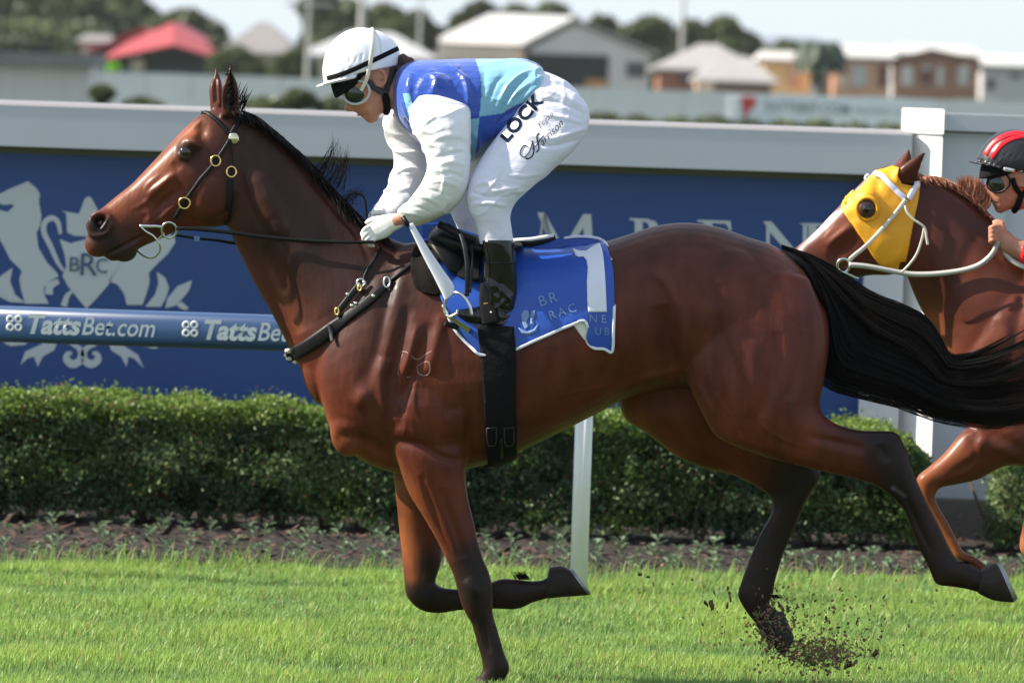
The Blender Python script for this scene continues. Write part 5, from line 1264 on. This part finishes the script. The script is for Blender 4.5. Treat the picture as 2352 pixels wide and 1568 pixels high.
# crest, traced shapes 4 mm proud of the panel
def E(x,y): return (x*.38519, 317.9+y*.38519)
crest=[
 [(165,255),(215,295),(238,330),(232,380),(247,460),(240,520),(218,560),(228,650),(280,740),(330,790),(350,820),(300,850),(262,890),(262,930),(292,985),(150,985),(125,900),(115,840),(130,790),(60,720),(20,640),(-10,590),(-10,425),(45,440),(85,402),(70,392),(20,397),(-10,385),(-10,335),(60,300),(135,270)],
 [(355,600),(420,625),(515,600),(620,625),(745,600),(725,740),(692,800),(640,880),(580,950),(515,1015),(465,955),(405,880),(372,820),(395,760),(385,690)],
 [(365,430),(395,448),(400,560),(440,580),(530,586),(620,578),(650,560),(665,430),(600,458),(545,355),(530,345),(505,360),(470,450),(410,440)],
 [(1040,590),(1045,620),(1000,690),(940,745),(888,800),(892,860),(872,930),(848,992),(755,992),(742,930),(700,870),(648,852),(700,745),(760,720),(800,640),(830,560),(1000,560)],
 [(-10,830),(75,770),(60,850),(90,930),(150,980),(60,975),(-10,940)],
 [(935,795),(985,830),(1008,890),(990,950),(960,1003),(865,1003),(925,930),(945,860)],
 [(1145,845),(1130,900),(1100,940),(1050,995),(985,1012),(1000,950),(1060,880)],
 [(350,1200),(322,1262),(255,1300),(225,1360),(203,1300),(165,1310),(122,1350),(150,1270),(240,1230),(300,1190)],
 [(640,1195),(690,1205),(760,1250),(822,1290),(858,1370),(800,1312),(765,1300),(755,1362),(722,1300),(662,1262)],
 [(-10,1175),(100,1200),(192,1190),(150,1230),(60,1238),(20,1215)],[(795,1205),(880,1200),(985,1208),(930,1255),(855,1240)],
 [(1050,985),(1085,975),(1125,1010),(1110,1025),(1070,1010)]]
m_crest=mat('crest_silver',(.50,.53,.52),rough=.5)
for P in crest:
    pts=[W(*E(x,y),BY-.004) for x,y in P]; G=Geo().prism(pts,Vector((0,.012,0))); 
    me=G.mesh('crest'); bm=bmesh.new(); bm.from_mesh(me); bmesh.ops.triangulate(bm,faces=[f for f in bm.faces if len(f.verts)>4],ngon_method='EAR_CLIP'); bm.to_mesh(me); bm.free()
    link('crest_shape', me, m_crest, sb, smooth=False)
def swash(pts,w_,nm='crest_scroll'):
    P=catmull([E(*p) for p in pts],5); L_=[];R_=[]
    for i in range(len(P)):
        t=P[min(i+1,len(P)-1)]-P[max(i-1,0)]; t=t/np.linalg.norm(t); n_=np.array([t[1],-t[0]]); f=i/(len(P)-1); ww=np.interp(f,np.linspace(0,1,len(w_)),w_)*.385/2
        L_.append(P[i]+n_*ww); R_.append(P[i]-n_*ww)
    V=[W(*p,BY-.006) for p in L_]+[W(*p,BY-.006) for p in R_]; n=len(P)
    V+= [v+Vector((0,.01,0)) for v in V]; F=[]
    for i in range(n-1): F+=[(i,i+1,n+i+1,n+i),(2*n+i,3*n+i,3*n+i+1,2*n+i+1),(i,2*n+i,2*n+i+1,i+1),(n+i,n+i+1,3*n+i+1,3*n+i)]
    Geo().add(V,F).obj(nm,m_crest,sb)
swash([(360,570),(345,500),(310,475),(268,500),(262,560),(300,640),(345,740),(380,790)],[18,30,34,32,32,26,14])
swash([(290,930),(300,880),(350,850)],[50,44,30]); swash([(430,910),(400,940),(380,1000)],[16,30,40])
swash([(360,1200),(430,1225),(480,1262),(478,1320),(435,1345),(398,1320),(402,1285),(430,1280)],[14,22,34,44,48,44,30,16])
swash([(640,1200),(570,1225),(505,1262),(505,1320),(545,1345),(583,1320),(578,1285),(550,1280)],[14,22,34,44,48,44,30,16])
swash([(360,1195),(500,1205),(650,1195)],[10,16,10])
m_dk=mat('crest_letter',(.05,.08,.16),rough=.5)
fit_text('B',E(415,790),(1,.03),23,33,BY-.012,sb,m_dk); fit_text('R',E(480,815),(1,.03),38,52,BY-.013,sb,m_dk); fit_text('C',E(572,800),(1,.03),26,34,BY-.012,sb,m_dk)
# serif capitals on the right of the board
def serif(polys, u0_, v0_, name='capital_letter'):
    G=Geo()
    for P in polys:
        pts=[W(u0_+x, v0_+y+ x*.0331, BY-.004) for x,y in P]; G.prism(pts,Vector((0,.012,0)))
    G.obj(name, m_crest, sb)
serif([[(64-45,0),(66-45,0),(40,70),(65,112),(52,112),(14,30),(8,108),(0,108),(12,20)],[(2,0),(20,0),(62,78),(108,0),(126,0),(126,4),(132,112),(112,112),(108,30),(64,108),(58,108),(12,24)],[(-8,108),(18,108),(18,113),(-8,113)],[(104,108),(142,108),(142,113),(104,113)]],1232,488)
serif([[(0,0),(40,0),(60,6),(70,22),(68,42),(52,56),(32,58),(32,52),(44,48),(48,30),(42,10),(30,6),(30,108),(40,112),(4,112),(12,108),(12,6),(0,4)]],1446,501)
serif([[(0,0),(76,0),(78,22),(74,22),(66,7),(34,6),(34,50),(60,50),(60,57),(34,57),(34,106),(70,105),(80,90),(84,90),(80,112),(0,112),(14,106),(14,6),(0,4)]],1602,505)
serif([[(0,2),(8,0),(20,0),(92,84),(92,6),(82,2),(112,2),(102,6),(102,114),(96,114),(16,24),(16,106),(28,110),(-4,110),(8,106),(8,8)]],1752,508)
serif([[(0,0),(42,0),(42,4),(31,7),(31,106),(42,109),(42,113),(0,113),(0,109),(12,106),(12,7),(0,4)]],1845,512)
# end pillar
pl=thing('pillar', tuple(WG(2150,BY)), 'tall pale grey end pillar of the signboard with bright white corner column', 'pillar')
x1=WG(1978,BY-.1).x; x2=WG(2072,BY-.2).x; x3=WG(2152,BY-.2).x; x4=WG(2300,BY-.1).x; zp=zt(1145,BY-.2,2150); zt2=zt(262,BY-.1,2200); zt3=zt(305,BY-.1,2200)
Geo().box((x1+.002,BY-.12,zp),(x2,BY+.35,bz+.05)).obj('side_panel', m_frame, pl)
Geo().box((x3,BY-.10,zp),(x4,BY+.40,zt3)).obj('side_panel', m_frame, pl)
Geo().box((x4,BY-.06,zt(640,BY,2250)),(x4+2.5,BY+.40,zt3)).obj('end_panel', m_frame, pl)
Geo().box((x3-.002,BY-.16,zt3+.008),(x4+2.6,BY+.45,zt2)).obj('top_beam', m_frame, pl)
Geo().box((x3,BY-.05,zt3-.01),(x4+2.5,BY+.3,zt3+.01)).obj('shadow_gap', M_['black_fab'], pl)
m_w2=mat('white_gloss_paint',(.82,.82,.80),rough=.3)
G=Geo().prism([Vector((x2,BY+.02,zp)),Vector((x3-.01,BY-.22,zp)),Vector((x3-.004,BY+.35,zp)),Vector((x2,BY+.35,zp))],(0,0,zt(308,BY-.2,2100)-zp)); G.obj('column', m_w2, pl)
zz=zt(306,BY-.24,2107); G=Geo().prism([Vector((WG(2065,BY).x,BY+.00,zz)),Vector((WG(2148,BY-.2).x,BY-.26,zz)),Vector((WG(2148,BY-.2).x,BY+.45,zz)),Vector((WG(2065,BY).x,BY+.45,zz))],(0,0,zt(250,BY-.2,2107)-zz)); G.obj('cap_block', m_w2, pl)
Geo().box((WG(2040,BY).x,BY-.22,-.05),(x4+.03,BY+.42,zp)).obj('plinth', mat('dark_concrete',(.09,.085,.08),rough=.9,var=.3,vscale=5,bump=.3), pl)

# clods of turf thrown up by the hind hoof
m_clod=mat('turf_clod',(.11,.06,.033),rough=1,col2=(.07,.08,.03),vscale=40)
def clod_mesh(seed):
    G=Geo(); G.ball((0,0,0),1,(1,.7,.6),n=8,m=6); me=G.mesh('clod')
    for v in me.vertices: v.co*= .75+.6*noise.noise(v.co*1.7+Vector((seed*7,0,0)))
    me.materials.append(m_clod); return me
cms=[clod_mesh(i) for i in range(5)]
spots=[(1470,1318,.9),(1490,1325,.8),(1500,1340,.6),(1622,1385,1.2),(1635,1389,1.4),(1672,1350,.8),(1676,1362,1.0),(1678,1375,.9),(1671,1390,.7),(1640,1360,.5),(1793,1392,1.0),(1810,1400,1.2),(1830,1395,.8),(1845,1390,.6),
 (1898,1420,.7),(1905,1428,.6),(1926,1440,.8),(1968,1428,.6),(1980,1462,.5),(2023,1462,.6),(2066,1300,.6),(2000,1398,.5),(2030,1370,.5),(2075,1480,.5),(1890,1500,1.6),(1920,1510,1.8),(1950,1525,1.6),(1860,1515,1.8),(2010,1500,1.3),(1985,1470,.8),(1838,1470,1.1),(1752,1455,1.3),(1770,1480,1.5),(1590,1330,.5),(1545,1340,.4),(1940,1390,.4),(1735,1410,1.0)]
for u,v,k in spots:
    o=bpy.data.objects.new('turf_clod', cms[rs.randint(5)]); COL.objects.link(o); p=W(u,v,rs.uniform(.0,.25)); p.z=max(p.z,.02); o.location=p
    o.rotation_euler=tuple(rs.uniform(0,6,3)); s_=k*.0135; o.scale=(s_*rs.uniform(.8,1.8),s_,s_*rs.uniform(.6,1.3))
    tag(o,'dark clod of soil and turf thrown into the air by the hind hooves','turf clod','flying turf clods')
V=[];F=[];C=[]
for i in range(1900):
    if rs.rand()<.62: u=rs.normal(1885,48); v=rs.normal(1500,20)-abs(u-1885)*.0
    elif rs.rand()<.5: u=rs.normal(1775,26); v=rs.normal(1440,36)
    else: u=rs.normal(1850,110); v=rs.normal(1430,60)
    p=W(u,v,rs.normal(.14,.10)); 
    if p.z<.015: p.z=rs.uniform(.01,.06)
    d=Vector(rs.normal(0,1,3)).normalized(); e_=d.orthogonal().normalized(); green=rs.rand()<.30
    L_=rs.uniform(.006,.018) if green else rs.uniform(.003,.010); w_=.0016 if green else L_*.8
    o=len(V); V+=[p-d*L_,p+e_*w_,p+d*L_,p-e_*w_]; F.append((o,o+1,o+2,o+3)); C+= [(.14,.22,.05) if green else (.17,.09,.048)]*4
me=mesh_pd('dirt_spray',V,F); settint(me,np.array(C)); tag(link('dirt_spray',me,mat('dirt_spray',(.05,.03,.02),rough=1,attr=True),smooth=False),'spray of soil crumbs and torn grass around the planted hind hoof','dirt',kind='stuff')
# scuffed soil where the hoof digs in
V=[];F=[]; c=WG(1890,.13)
for j in range(9):
    for i in range(28):
        a=2*math.pi*i/28; r_=j/8; x=c.x+math.cos(a)*r_*(.26+.03*math.sin(a*5)); y=c.y+math.sin(a)*r_*.12; V.append((x,y,(.035*(1-r_**2)+.012*noise.noise(Vector((x*40,y*40,0)))+.004) if j<8 else -.004))
for j in range(8):
    for i in range(28): F.append((j*28+i,j*28+(i+1)%28,(j+1)*28+(i+1)%28,(j+1)*28+i))
tag(link('divot', mesh_pd('divot',V,F), mat('fresh_soil',(.05,.028,.017),rough=1,bump=1,bscale=60)), 'patch of torn dark soil under the hind hoof', 'divot')

# ------------------------------------------------------------------ suburb beyond the course
def D(d): return d-25.0
def gable(name, label, apex, eaveL, eaveR, base_v, d, depth, wallm, roofm, group='suburban houses', cat='house', door=None, windows=(), over=.35, side=0):
    "house whose gable faces the course; depth metres, drifting sideways by side"
    Y=D(d); a=W(*apex,Y); l=W(*eaveL,Y); r=W(*eaveR,Y); zb=0
    t=thing(name,(a.x,Y,0),label,cat,group); dv=Vector((side,depth,0)); e=Vector((0,-over,0))
    Geo().prism([Vector((l.x+.3,Y,zb)),Vector((l.x+.3,Y,l.z)),Vector((a.x,Y,a.z-.1)),Vector((r.x-.3,Y,r.z)),Vector((r.x-.3,Y,zb))],dv).obj('wall',wallm,t)
    th=.18
    for q in ((l,a),(a,r)):
        s0,s1=q; lo=s0 if s0 is not a else s1
        P=[s0+e,s1+e,s1+e+Vector((0,0,th)),s0+e+Vector((0,0,th))]
        if lo is l: P=[l+e+Vector((-.3,0,-.1)),a+e,a+e+Vector((0,0,th)),l+e+Vector((-.3,0,th-.1))]
        else: P=[a+e,r+e+Vector((.3,0,-.1)),r+e+Vector((.3,0,th-.1)),a+e+Vector((0,0,th))]
        Geo().prism(P,dv*1.05).obj('roof',roofm,t)
    for (x0,v0,x1,v1,mt,nm) in windows:
        A_=W(x0,v0,Y-.08); B_=W(x1,v1,Y-.08); Geo().box((A_.x,Y-.1,B_.z),(B_.x,Y-.002,A_.z)).obj(nm,mt,t)
    return t
def hip(name,label,u0_,u1_,ve,vr,d,depth,wallm,roofm,group='suburban houses',ridge=.35,windows=()):
    Y=D(d); l=W(u0_,ve,Y); r=W(u1_,ve,Y); rz=W((u0_+u1_)/2,vr,Y).z; z=(l.z+r.z)/2
    t=thing(name,((l.x+r.x)/2,Y,0),label,'house',group)
    Geo().box((l.x+.4,Y+.4,0),(r.x-.4,Y+depth-.4,z)).obj('wall',wallm,t)
    cx=(l.x+r.x)/2; hw=(r.x-l.x)/2*ridge
    V=[(l.x,Y,z),(r.x,Y,z),(r.x,Y+depth,z),(l.x,Y+depth,z),(cx-hw,Y+depth/2,rz),(cx+hw,Y+depth/2,rz)]
    V+=[(x,y,z-.15) for x,y,_ in V[:4]]
    Geo().add(V,[(0,1,5,4),(1,2,5),(2,3,4,5),(3,0,4),(0,6,7,1),(1,7,8,2),(2,8,9,3),(3,9,6,0),(6,9,8,7)]).obj('roof',roofm,t)
    for (x0,v0,x1,v1,mt,nm) in windows:
        A_=W(x0,v0,Y+.3); B_=W(x1,v1,Y+.3); Geo().box((A_.x,Y+.3,B_.z),(B_.x,Y+.398,A_.z)).obj(nm,mt,t)
    return t
c=lambda n,col,r=.7:mat(n,col,rough=r,var=.12,vscale=.6)
m_redroof=c('red_metal_roof',(.36,.045,.05),.6); m_dark=c('dark_interior',(.02,.026,.03)); m_tealw=c('dark_teal_wall',(.03,.055,.065)); m_groof=c('grey_tile_roof',(.22,.20,.19)); m_wroof=c('pale_metal_roof',(.42,.41,.41),.5)
m_cream=c('cream_wall',(.62,.52,.40)); m_grw=c('grey_wall',(.62,.59,.57)); m_brick=c('brown_brick',(.30,.14,.085)); m_or=c('orange_wall',(.72,.40,.24)); m_yel=c('yellow_wall',(.85,.58,.28)); m_wwall=c('white_wall',(.55,.53,.50)); m_win=mat('window_glass',(.05,.06,.07),rough=.1); m_rroof=c('weathered_roof',(.32,.30,.29)); m_fence=c('grey_fence',(.60,.61,.61)); m_brn=c('brown_timber',(.16,.075,.05))
rh_=gable('house','red metal roofed house with dark gable, left side beyond the course',(398,98),(238,140),(508,138),235,405,14,m_tealw,m_redroof,windows=((300,135,330,165,m_grw,'window'),),over=.8)
gable('house','lower red roofed wing left of the red roofed house',(330,72),(212,120),(395,112),235,415,12,m_dark,m_redroof,over=.5)
Y=D(405); lo=[W(226,138,Y-3),W(398,102,Y-3),W(518,138,Y-3)]; hi=[W(300,92,Y+2),W(398,52,Y+6),W(470,95,Y+2)]
dn=Vector((0,0,-.12)); G=Geo()
for i in (0,1):
    q=[lo[i],lo[i+1],hi[i+1],hi[i]]; G.add(q+[p+dn for p in q],[(0,1,2,3),(7,6,5,4),(0,4,5,1),(1,5,6,2),(2,6,7,3),(3,7,4,0)])
G.add([hi[0],hi[1],hi[2],hi[2]+Vector((0,14,0)),hi[1]+Vector((0,14,0)),hi[0]+Vector((0,14,0))],[(0,1,4,5),(1,2,3,4)])
G.obj('front_roof',m_redroof,rh_)
hip('house','plain grey hip roofed house right of the red roof',498,690,122,48,430,14,m_cream,m_groof,ridge=.12)
hip('house','pale roofed house right behind the white helmet',682,1010,130,72,390,12,m_cream,m_wroof,ridge=.3)
t=gable('shed','large grey shed with bright metal roof and wide dark doorway',(1322,50),(1205,112),(1505,126),235,400,-0+16,m_grw,m_rroof,cat='shed',windows=((1212,122,1396,202,m_dark,'door'),(1440,142,1482,178,m_win,'window')),over=.3)
Y=D(400); a=W(1322,48,Y); l=W(1204,106,Y); ll=W(1008,98,Y+14); la=W(1125,43,Y+14)
ro=Geo().add([l+Vector((0,-.4,.2)),a+Vector((0,-.4,.25)),la+Vector((0,0,.3)),ll+Vector((0,0,.3)),l+Vector((0,-.4,.05)),a+Vector((0,-.4,.1)),la,ll],[(0,1,2,3),(4,7,6,5),(0,4,5,1),(1,5,6,2),(2,6,7,3),(3,7,4,0)]).obj('side_roof',m_wroof,t)
Geo().box((W(1010,110,Y+12).x,Y+1,0),(W(1206,110,Y).x,Y+13,W(1100,106,Y).z)).obj('side_wall',m_cream,t)
Y=D(300); a_=W(1345,182,Y); b_=W(1394,232,Y); tag(Geo().box((a_.x,Y,b_.z),(b_.x,Y+.1,a_.z)).obj('square_sign',c('orange_sign',(.42,.22,.09))),'square orange sign low in front of the dark shed doorway','sign')
hip('house','pale hip roofed house right of the grey shed',1498,1765,160,100,380,12,m_brick,m_rroof,ridge=.15,windows=((1560,170,1600,190,m_win,'window'),))
hip('house','second pale roof overlapping the hip roofed house',1590,1790,186,128,372,8,m_brick,m_rroof,ridge=.3)
hip('house','distant blue grey roofed house above the yellow wall',1735,1925,108,84,480,14,m_grw,c('slate_roof',(.20,.22,.26)),ridge=.6)
hip('house','yellow walled house with white eaves beside the palm',1740,1880,136,118,395,9,m_yel,m_wwall,ridge=.8,windows=((1812,150,1840,200,m_or,'wall_panel'),))
hip('house','orange walled house with white windows right of the palm',1900,2062,130,104,392,9,m_or,m_wwall,ridge=.8,windows=((1958,150,1990,200,m_wwall,'window'),(1928,160,1945,200,m_cream,'window'),(2020,150,2036,200,m_brn,'door')))
Y=D(385); p=W(2147,200,Y); t=thing('house',(p.x,Y,0),'brown timber house frame with open gable and pale openings','house','suburban houses')
m_tmb=c('sawn_timber',(.34,.17,.10))
def bxu(x0,v0,x1,v1,nm,mt,dy=0,dp=.3):
    A_=W(x0,v0,Y); B_=W(x1,v1,Y); Geo().box((A_.x,Y+dy,min(A_.z,B_.z)),(B_.x,Y+dy+dp,max(A_.z,B_.z))).obj(nm,mt,t)
for (x0,x1) in ((2050,2070),(2098,2116),(2140,2152),(2168,2200),(2226,2246)): bxu(x0,140,x1,196,'post',m_tmb)
for k in range(9): bxu(2050+k*21.7,196,2050+k*21.7+21,262,'wall_board',m_tmb,dy=.02*(k%2))
Geo().prism([W(2044,142,Y-.05),W(2140,116,Y-.05),W(2250,140,Y-.05),W(2250,152,Y-.05),W(2044,152,Y-.05)],Vector((0,.4,0))).obj('gable_truss',m_tmb,t)
Geo().prism([W(2036,140,Y-.4),W(2140,112,Y-.4),W(2258,138,Y-.4),W(2258,142,Y-.4),W(2140,117,Y-.4),W(2036,145,Y-.4)],Vector((0,1.0,0))).obj('roof_edge',m_brn,t)
bxu(2112,160,2142,196,'door',m_brn,dy=.1)
hip('house','white house behind the brown timber house',2050,2260,124,104,420,9,m_wwall,m_wwall,ridge=.8)
hip('house','white house at the far right edge',2242,2420,150,128,400,9,m_wwall,m_wwall,ridge=.7,windows=((2268,182,2284,205,m_dark,'window'),(2320,170,2345,180,m_win,'window')))
hip('house','low tan house far left under the trees',170,262,96,78,420,8,m_cream,m_groof,ridge=.6)
tag(Geo().box((W(1600,175,D(350)).x,D(350),0),(W(1640,175,D(350)).x,D(350)+3,W(1620,188,D(350)).z)).obj('kiosk',c('peach_wall',(.75,.50,.35))),'small peach coloured kiosk behind the grey fence','kiosk')
# cargo shed at the left
Y=D(180); t=thing('long_shed',(W(60,200,Y).x,Y,0),'long pale ribbed shed with dark flat roof at the left edge','shed')
x0=W(-260,200,Y).x; x1_=W(207,200,Y).x; zr=W(100,150,Y).z
Geo().box((x0,Y,0),(x1_,Y+5,zr)).obj('wall',mat('ribbed_wall',(.66,.63,.61),rough=.6,var=.2,vscale=3,stretch=(6,1,.1)),t)
for i in range(24): xx=x0+(x1_-x0)*(i+.5)/24; Geo().box((xx-.04,Y-.05,0),(xx+.04,Y-.002,zr-.05)).obj('rib',m_grw,t)
Geo().box((x0-.2,Y-.4,zr),(x1_+.1,Y+5.2,W(100,122,Y).z)).obj('roof',c('dark_flat_roof',(.16,.16,.17)),t)
# boundary fence
Y=D(210); zf=W(400,170,Y).z; t=thing('boundary_fence',(0,Y,0),'long low grey boundary fence in front of the houses','fence')
for i in range(36):
    xa_=-18+i*1.35; Geo().box((xa_,Y,0),(xa_+1.33,Y+.08,zf+.02*math.sin(i*3.1))).obj('panel',m_fence,t)
# sponsor banner on the fence
Y=D(150); a=W(1668,215,Y); b=W(2146,292,Y); t=thing('banner',((a.x+b.x)/2,Y,0),'long pale banner with red emblem and faint grey lettering before the houses','banner')
Geo().box((a.x,Y,W(1900,292,Y).z-1.2),(b.x,Y+.06,W(1900,222,Y).z)).obj('sheet',c('banner_cloth',(.68,.72,.74)),t)
Geo().box((a.x+.1,Y-.03,W(1680,285,Y).z),(W(1700,230,Y).x,Y-.002,W(1680,222,Y).z)).obj('emblem_ground',c('banner_white',(.7,.7,.72)),t)
Geo().prism([W(x,y,Y-.03) for x,y in ((1703,222),(1735,224),(1738,240),(1722,252),(1716,270),(1708,262),(1704,240))],Vector((0,.02,0))).obj('emblem',c('banner_red',(.5,.05,.05)),t)
m_tx=c('banner_print',(.30,.34,.36))
fit_text('DOOMBEN.COM',(1752,258),(1,.033),210,26,Y-.03,t,m_tx) if False else fit_text('TATTSBET.COM',(1752,256),(1,.033),200,24,Y-.03,t,m_tx,bold=.03)
fit_text('RACING CLUB',(1965,262),(1,.033),140,18,Y-.03,t,m_tx)

# trees
def leafcloud(name, clumps, parent, material, n, size, seed):
    r=np.random.RandomState(seed); P=[];Cc=[]
    for (x,y,z,rx,rz,dens) in clumps:
        k=int(n*dens); q=r.normal(0,1,(k,3)); q/=np.linalg.norm(q,axis=1)[:,None]; q*= (r.rand(k)**.4)[:,None]
        P.append(np.array([x,y,z])+q*np.array([rx,rx*.9,rz])); sh=r.uniform(.6,1.3)
        Cc.append(np.tile(np.array([.085,.11,.05])*sh,(k,1))*r.uniform(.6,1.5,(k,1))+np.array([.02,.012,0])*r.rand(k,1))
    P=np.concatenate(P); C=np.concatenate(Cc); N=len(P)
    d=r.normal(0,1,(N,3)); d/=np.linalg.norm(d,axis=1)[:,None]; a_=np.cross(d,r.normal(0,1,(N,3))); a_/=np.linalg.norm(a_,axis=1)[:,None]; b_=np.cross(d,a_); L_=size*r.uniform(.6,1.3,N)[:,None]
    Q=np.stack([P-a_*L_,P-b_*L_*.6,P+a_*L_,P+b_*L_*.6],1).reshape(-1,3); me=fromnp(name,Q,np.arange(N*4).reshape(-1,4)); settint(me,np.repeat(C,4,0)); return link(name,me,material,parent,smooth=False)
m_tl=mat('tree_leaf',(.07,.10,.03),rough=.55,attr=True,trans=.35); m_bark=mat('tree_bark',(.16,.12,.09),rough=.9,var=.3,vscale=2)
def tree(u, vb, vt, wpx, d, label, seed, kind='round'):
    r=random.Random(seed); Y=D(d); top=W(u,vt,Y); wz=wpx/(FPX/d)/2; H=top.z; x=top.x
    wz*=1.35
    t=thing('tree',(x,Y,0),label,'tree','trees beyond the houses')
    G=Geo(); G.tube([(x,Y,0),(x+r.uniform(-.3,.3),Y,H*.4),(x,Y,H*.75)],[.4,.28,.1],n=8)
    cl=[]
    for i in range(12):
        a=r.uniform(0,6.28); rr=wz*math.sqrt(r.random())*.75; z=H*(.42+.46*r.random()*(1-.45*(rr/wz))); cx=x+rr*math.cos(a); cy=Y+rr*math.sin(a)*.6
        R_=wz*r.uniform(.42,.62); cl.append((cx,cy,min(z,H-R_*.8),R_,R_*.8,1/12)); G.tube([(x,Y,H*.4),((x+cx)/2,(Y+cy)/2,H*.5),(cx,cy,z)],[.16,.10,.04],n=6)
    if wz>5: 
        for i in range(5): cl.append((x+r.uniform(-wz,wz)*.8,Y+r.uniform(-2,2),H*r.uniform(.2,.5),wz*.3,wz*.3,.1))
    R_=wz*.5; cl.append((x,Y,H-R_*.7,R_,R_*.7,1/10)); cl.append((x-wz*.5,Y,H*.86-R_*.4,R_,R_*.7,1/10)); cl.append((x+wz*.5,Y,H*.82-R_*.4,R_,R_*.7,1/10))
    G.obj('trunk',m_bark,t); leafcloud('crown',cl,t,m_tl,7000,.42*(d/450),seed)
for q in [(30,230,-40,300,520,'tall dense tree at the far left corner'),(180,230,-25,270,520,'tall dark tree second from the left'),(290,200,-20,120,520,'dark tree just left of the first gap of sky'),
  (80,230,45,260,480,'lower shrubby tree under the far left crowns'),(430,200,22,140,500,'low rounded tree behind the red roof'),(545,230,110,90,385,'bushy green tree in front of the grey hip roof'),
  (740,200,-30,80,480,'tall narrow tree behind the helmet, with white trunk'),(800,200,0,130,480,'dense tree behind the helmet'),(885,200,10,120,480,'rounded tree right of the helmet top'),(955,200,30,110,470,'small tree at the right end of the helmet group'),
  (680,240,118,70,370,'small green tree between the pale roofs'),(1105,120,6,100,500,'dark green tree left above the big shed roof'),(1190,120,14,110,500,'tree above the middle of the shed roof'),(1270,120,8,110,500,'tree above the shed gable'),
  (1385,160,40,90,480,'dark tree right of the shed gable'),(1500,180,38,120,470,'rounded tree left of the tall pole'),(1590,180,50,90,470,'dull tree right behind the tall pole'),(1665,180,42,110,470,'dark rounded tree left of the yellow house'),(1715,180,80,80,470,'low tree leaning beside the yellow house'),(1810,140,96,100,460,'low distant tree under the blue grey roof')]:
    tree(q[0],q[1],q[2],q[3],q[4],q[5],seed=int(q[0]))
# palm
Y=D(380); p=W(1885,130,Y); t=thing('palm_tree',(p.x,Y,0),'dark palm tree between the yellow and orange houses','palm tree')
Geo().tube([(p.x,Y,0),(p.x+.1,Y,p.z)],[.3,.2],n=8).obj('trunk',m_bark,t)
G=Geo()
for i in range(16):
    a=i*2*math.pi/16+.2; L_=1.5; pts=[Vector((p.x,Y,p.z))+Vector((math.cos(a)*L_*f,math.sin(a)*L_*f,.9*math.sin(f*2.6)-1.2*f*f+ (.6 if i%2 else 0)*f)) for f in np.linspace(0,1,7)]
    for k in range(6):
        s_=Vector((-math.sin(a),math.cos(a),0)); 
        for sg in (-1,1): G.add([pts[k],pts[k+1],pts[k+1]+s_*sg*.45+Vector((0,0,-.35)),pts[k]+s_*sg*.3+Vector((0,0,-.3))],[(0,1,2,3)])
G.obj('fronds',mat('palm_frond',(.018,.04,.016),rough=.6),t)
# shrubs before the fence
for i,(u,vt,w_,lb) in enumerate([(235,196,60,'green shrub beside the long shed, left end of the shrub row'),(330,222,110,'low green shrub left of the horse\'s ears'),(610,222,110,'low green shrub right of the horse\'s ears'),(690,205,80,'rounded bright shrub left of the rider\'s face'),(770,222,90,'low shrub behind the rider\'s goggles'),(262,150,26,'small bright lime green bush at the corner of the red roofed house')]+[(u_,266+.033*(u_-1380)-(4 if k_%3 else 8),105,'low shrub peeping over the grey frame, %s'%w_) for k_,(u_,w_) in enumerate(zip(range(1390,2060,82),('just right of the rider','below the shed wall','below the shed window','before the small kiosk','left of the banner','below the red emblem','below the banner middle','below the palm tree','left of the white cap block')))]):
    d=120 if i!=5 else 300; Y=D(d); top=W(u,vt,Y); wz=w_/(FPX/d)/2; t=thing('shrub',(top.x,Y,0),lb,'shrub','shrubs along the fence')
    Geo().tube([(top.x,Y,0),(top.x,Y,top.z*.7)],.05,n=6).obj('stem',m_bark,t)
    leafcloud('foliage',[(top.x,Y,top.z-wz*.6,wz,wz*.6,.5),(top.x,Y,top.z*.45,wz*.9,top.z*.45,.5)],t,mat('lime_leaf',(.3,.6,.05),rough=.5) if i==5 else m_hl2 if 'm_hl2' in globals() else m_tl,1500,.07*(d/120),i+50)
# poles and wires
m_pole=c('pale_pole',(.45,.43,.42))
for (u,vt,d,r_,lb) in ((835,-60,300,.16,'thick pale pole directly above the white helmet'),(968,-40,420,.10,'thin pole right of the helmet trees'),(1572,-60,420,.14,'tall pale pole between the two dark trees'),(712,-30,330,.10,'thin white pole left of the helmet trees')):
    Y=D(d); p=W(u,vt,Y); t=thing('power_pole',(p.x,Y,0),lb,'pole','power poles'); Geo().tube([(p.x,Y,0),(p.x,Y,p.z)],[r_*1.2,r_*.8],n=10).obj('shaft',m_pole,t); Geo().box((p.x-1.1,Y-.06,p.z-.9),(p.x+1.1,Y+.06,p.z-.75)).obj('crossarm',m_pole,t)

# ------------------------------------------------------------------ air
G=Geo().box((-160,-26.5,-1.2),(160,620,16)); hzo=G.obj('haze',None); mh=bpy.data.materials.new('haze'); mh.use_nodes=True; n=mh.node_tree; n.nodes.clear()
o_=n.nodes.new('ShaderNodeOutputMaterial'); v_=n.nodes.new('ShaderNodeVolumePrincipled'); v_.inputs['Density'].default_value=.00006; v_.inputs['Color'].default_value=(.93,.95,1,1); v_.inputs['Anisotropy'].default_value=.2
n.links.new(v_.outputs[0],o_.inputs['Volume']); hzo.data.materials.append(mh); tag(hzo,kind='stuff')
tag(hzo,'thin pale air haze over the course and the houses','haze')
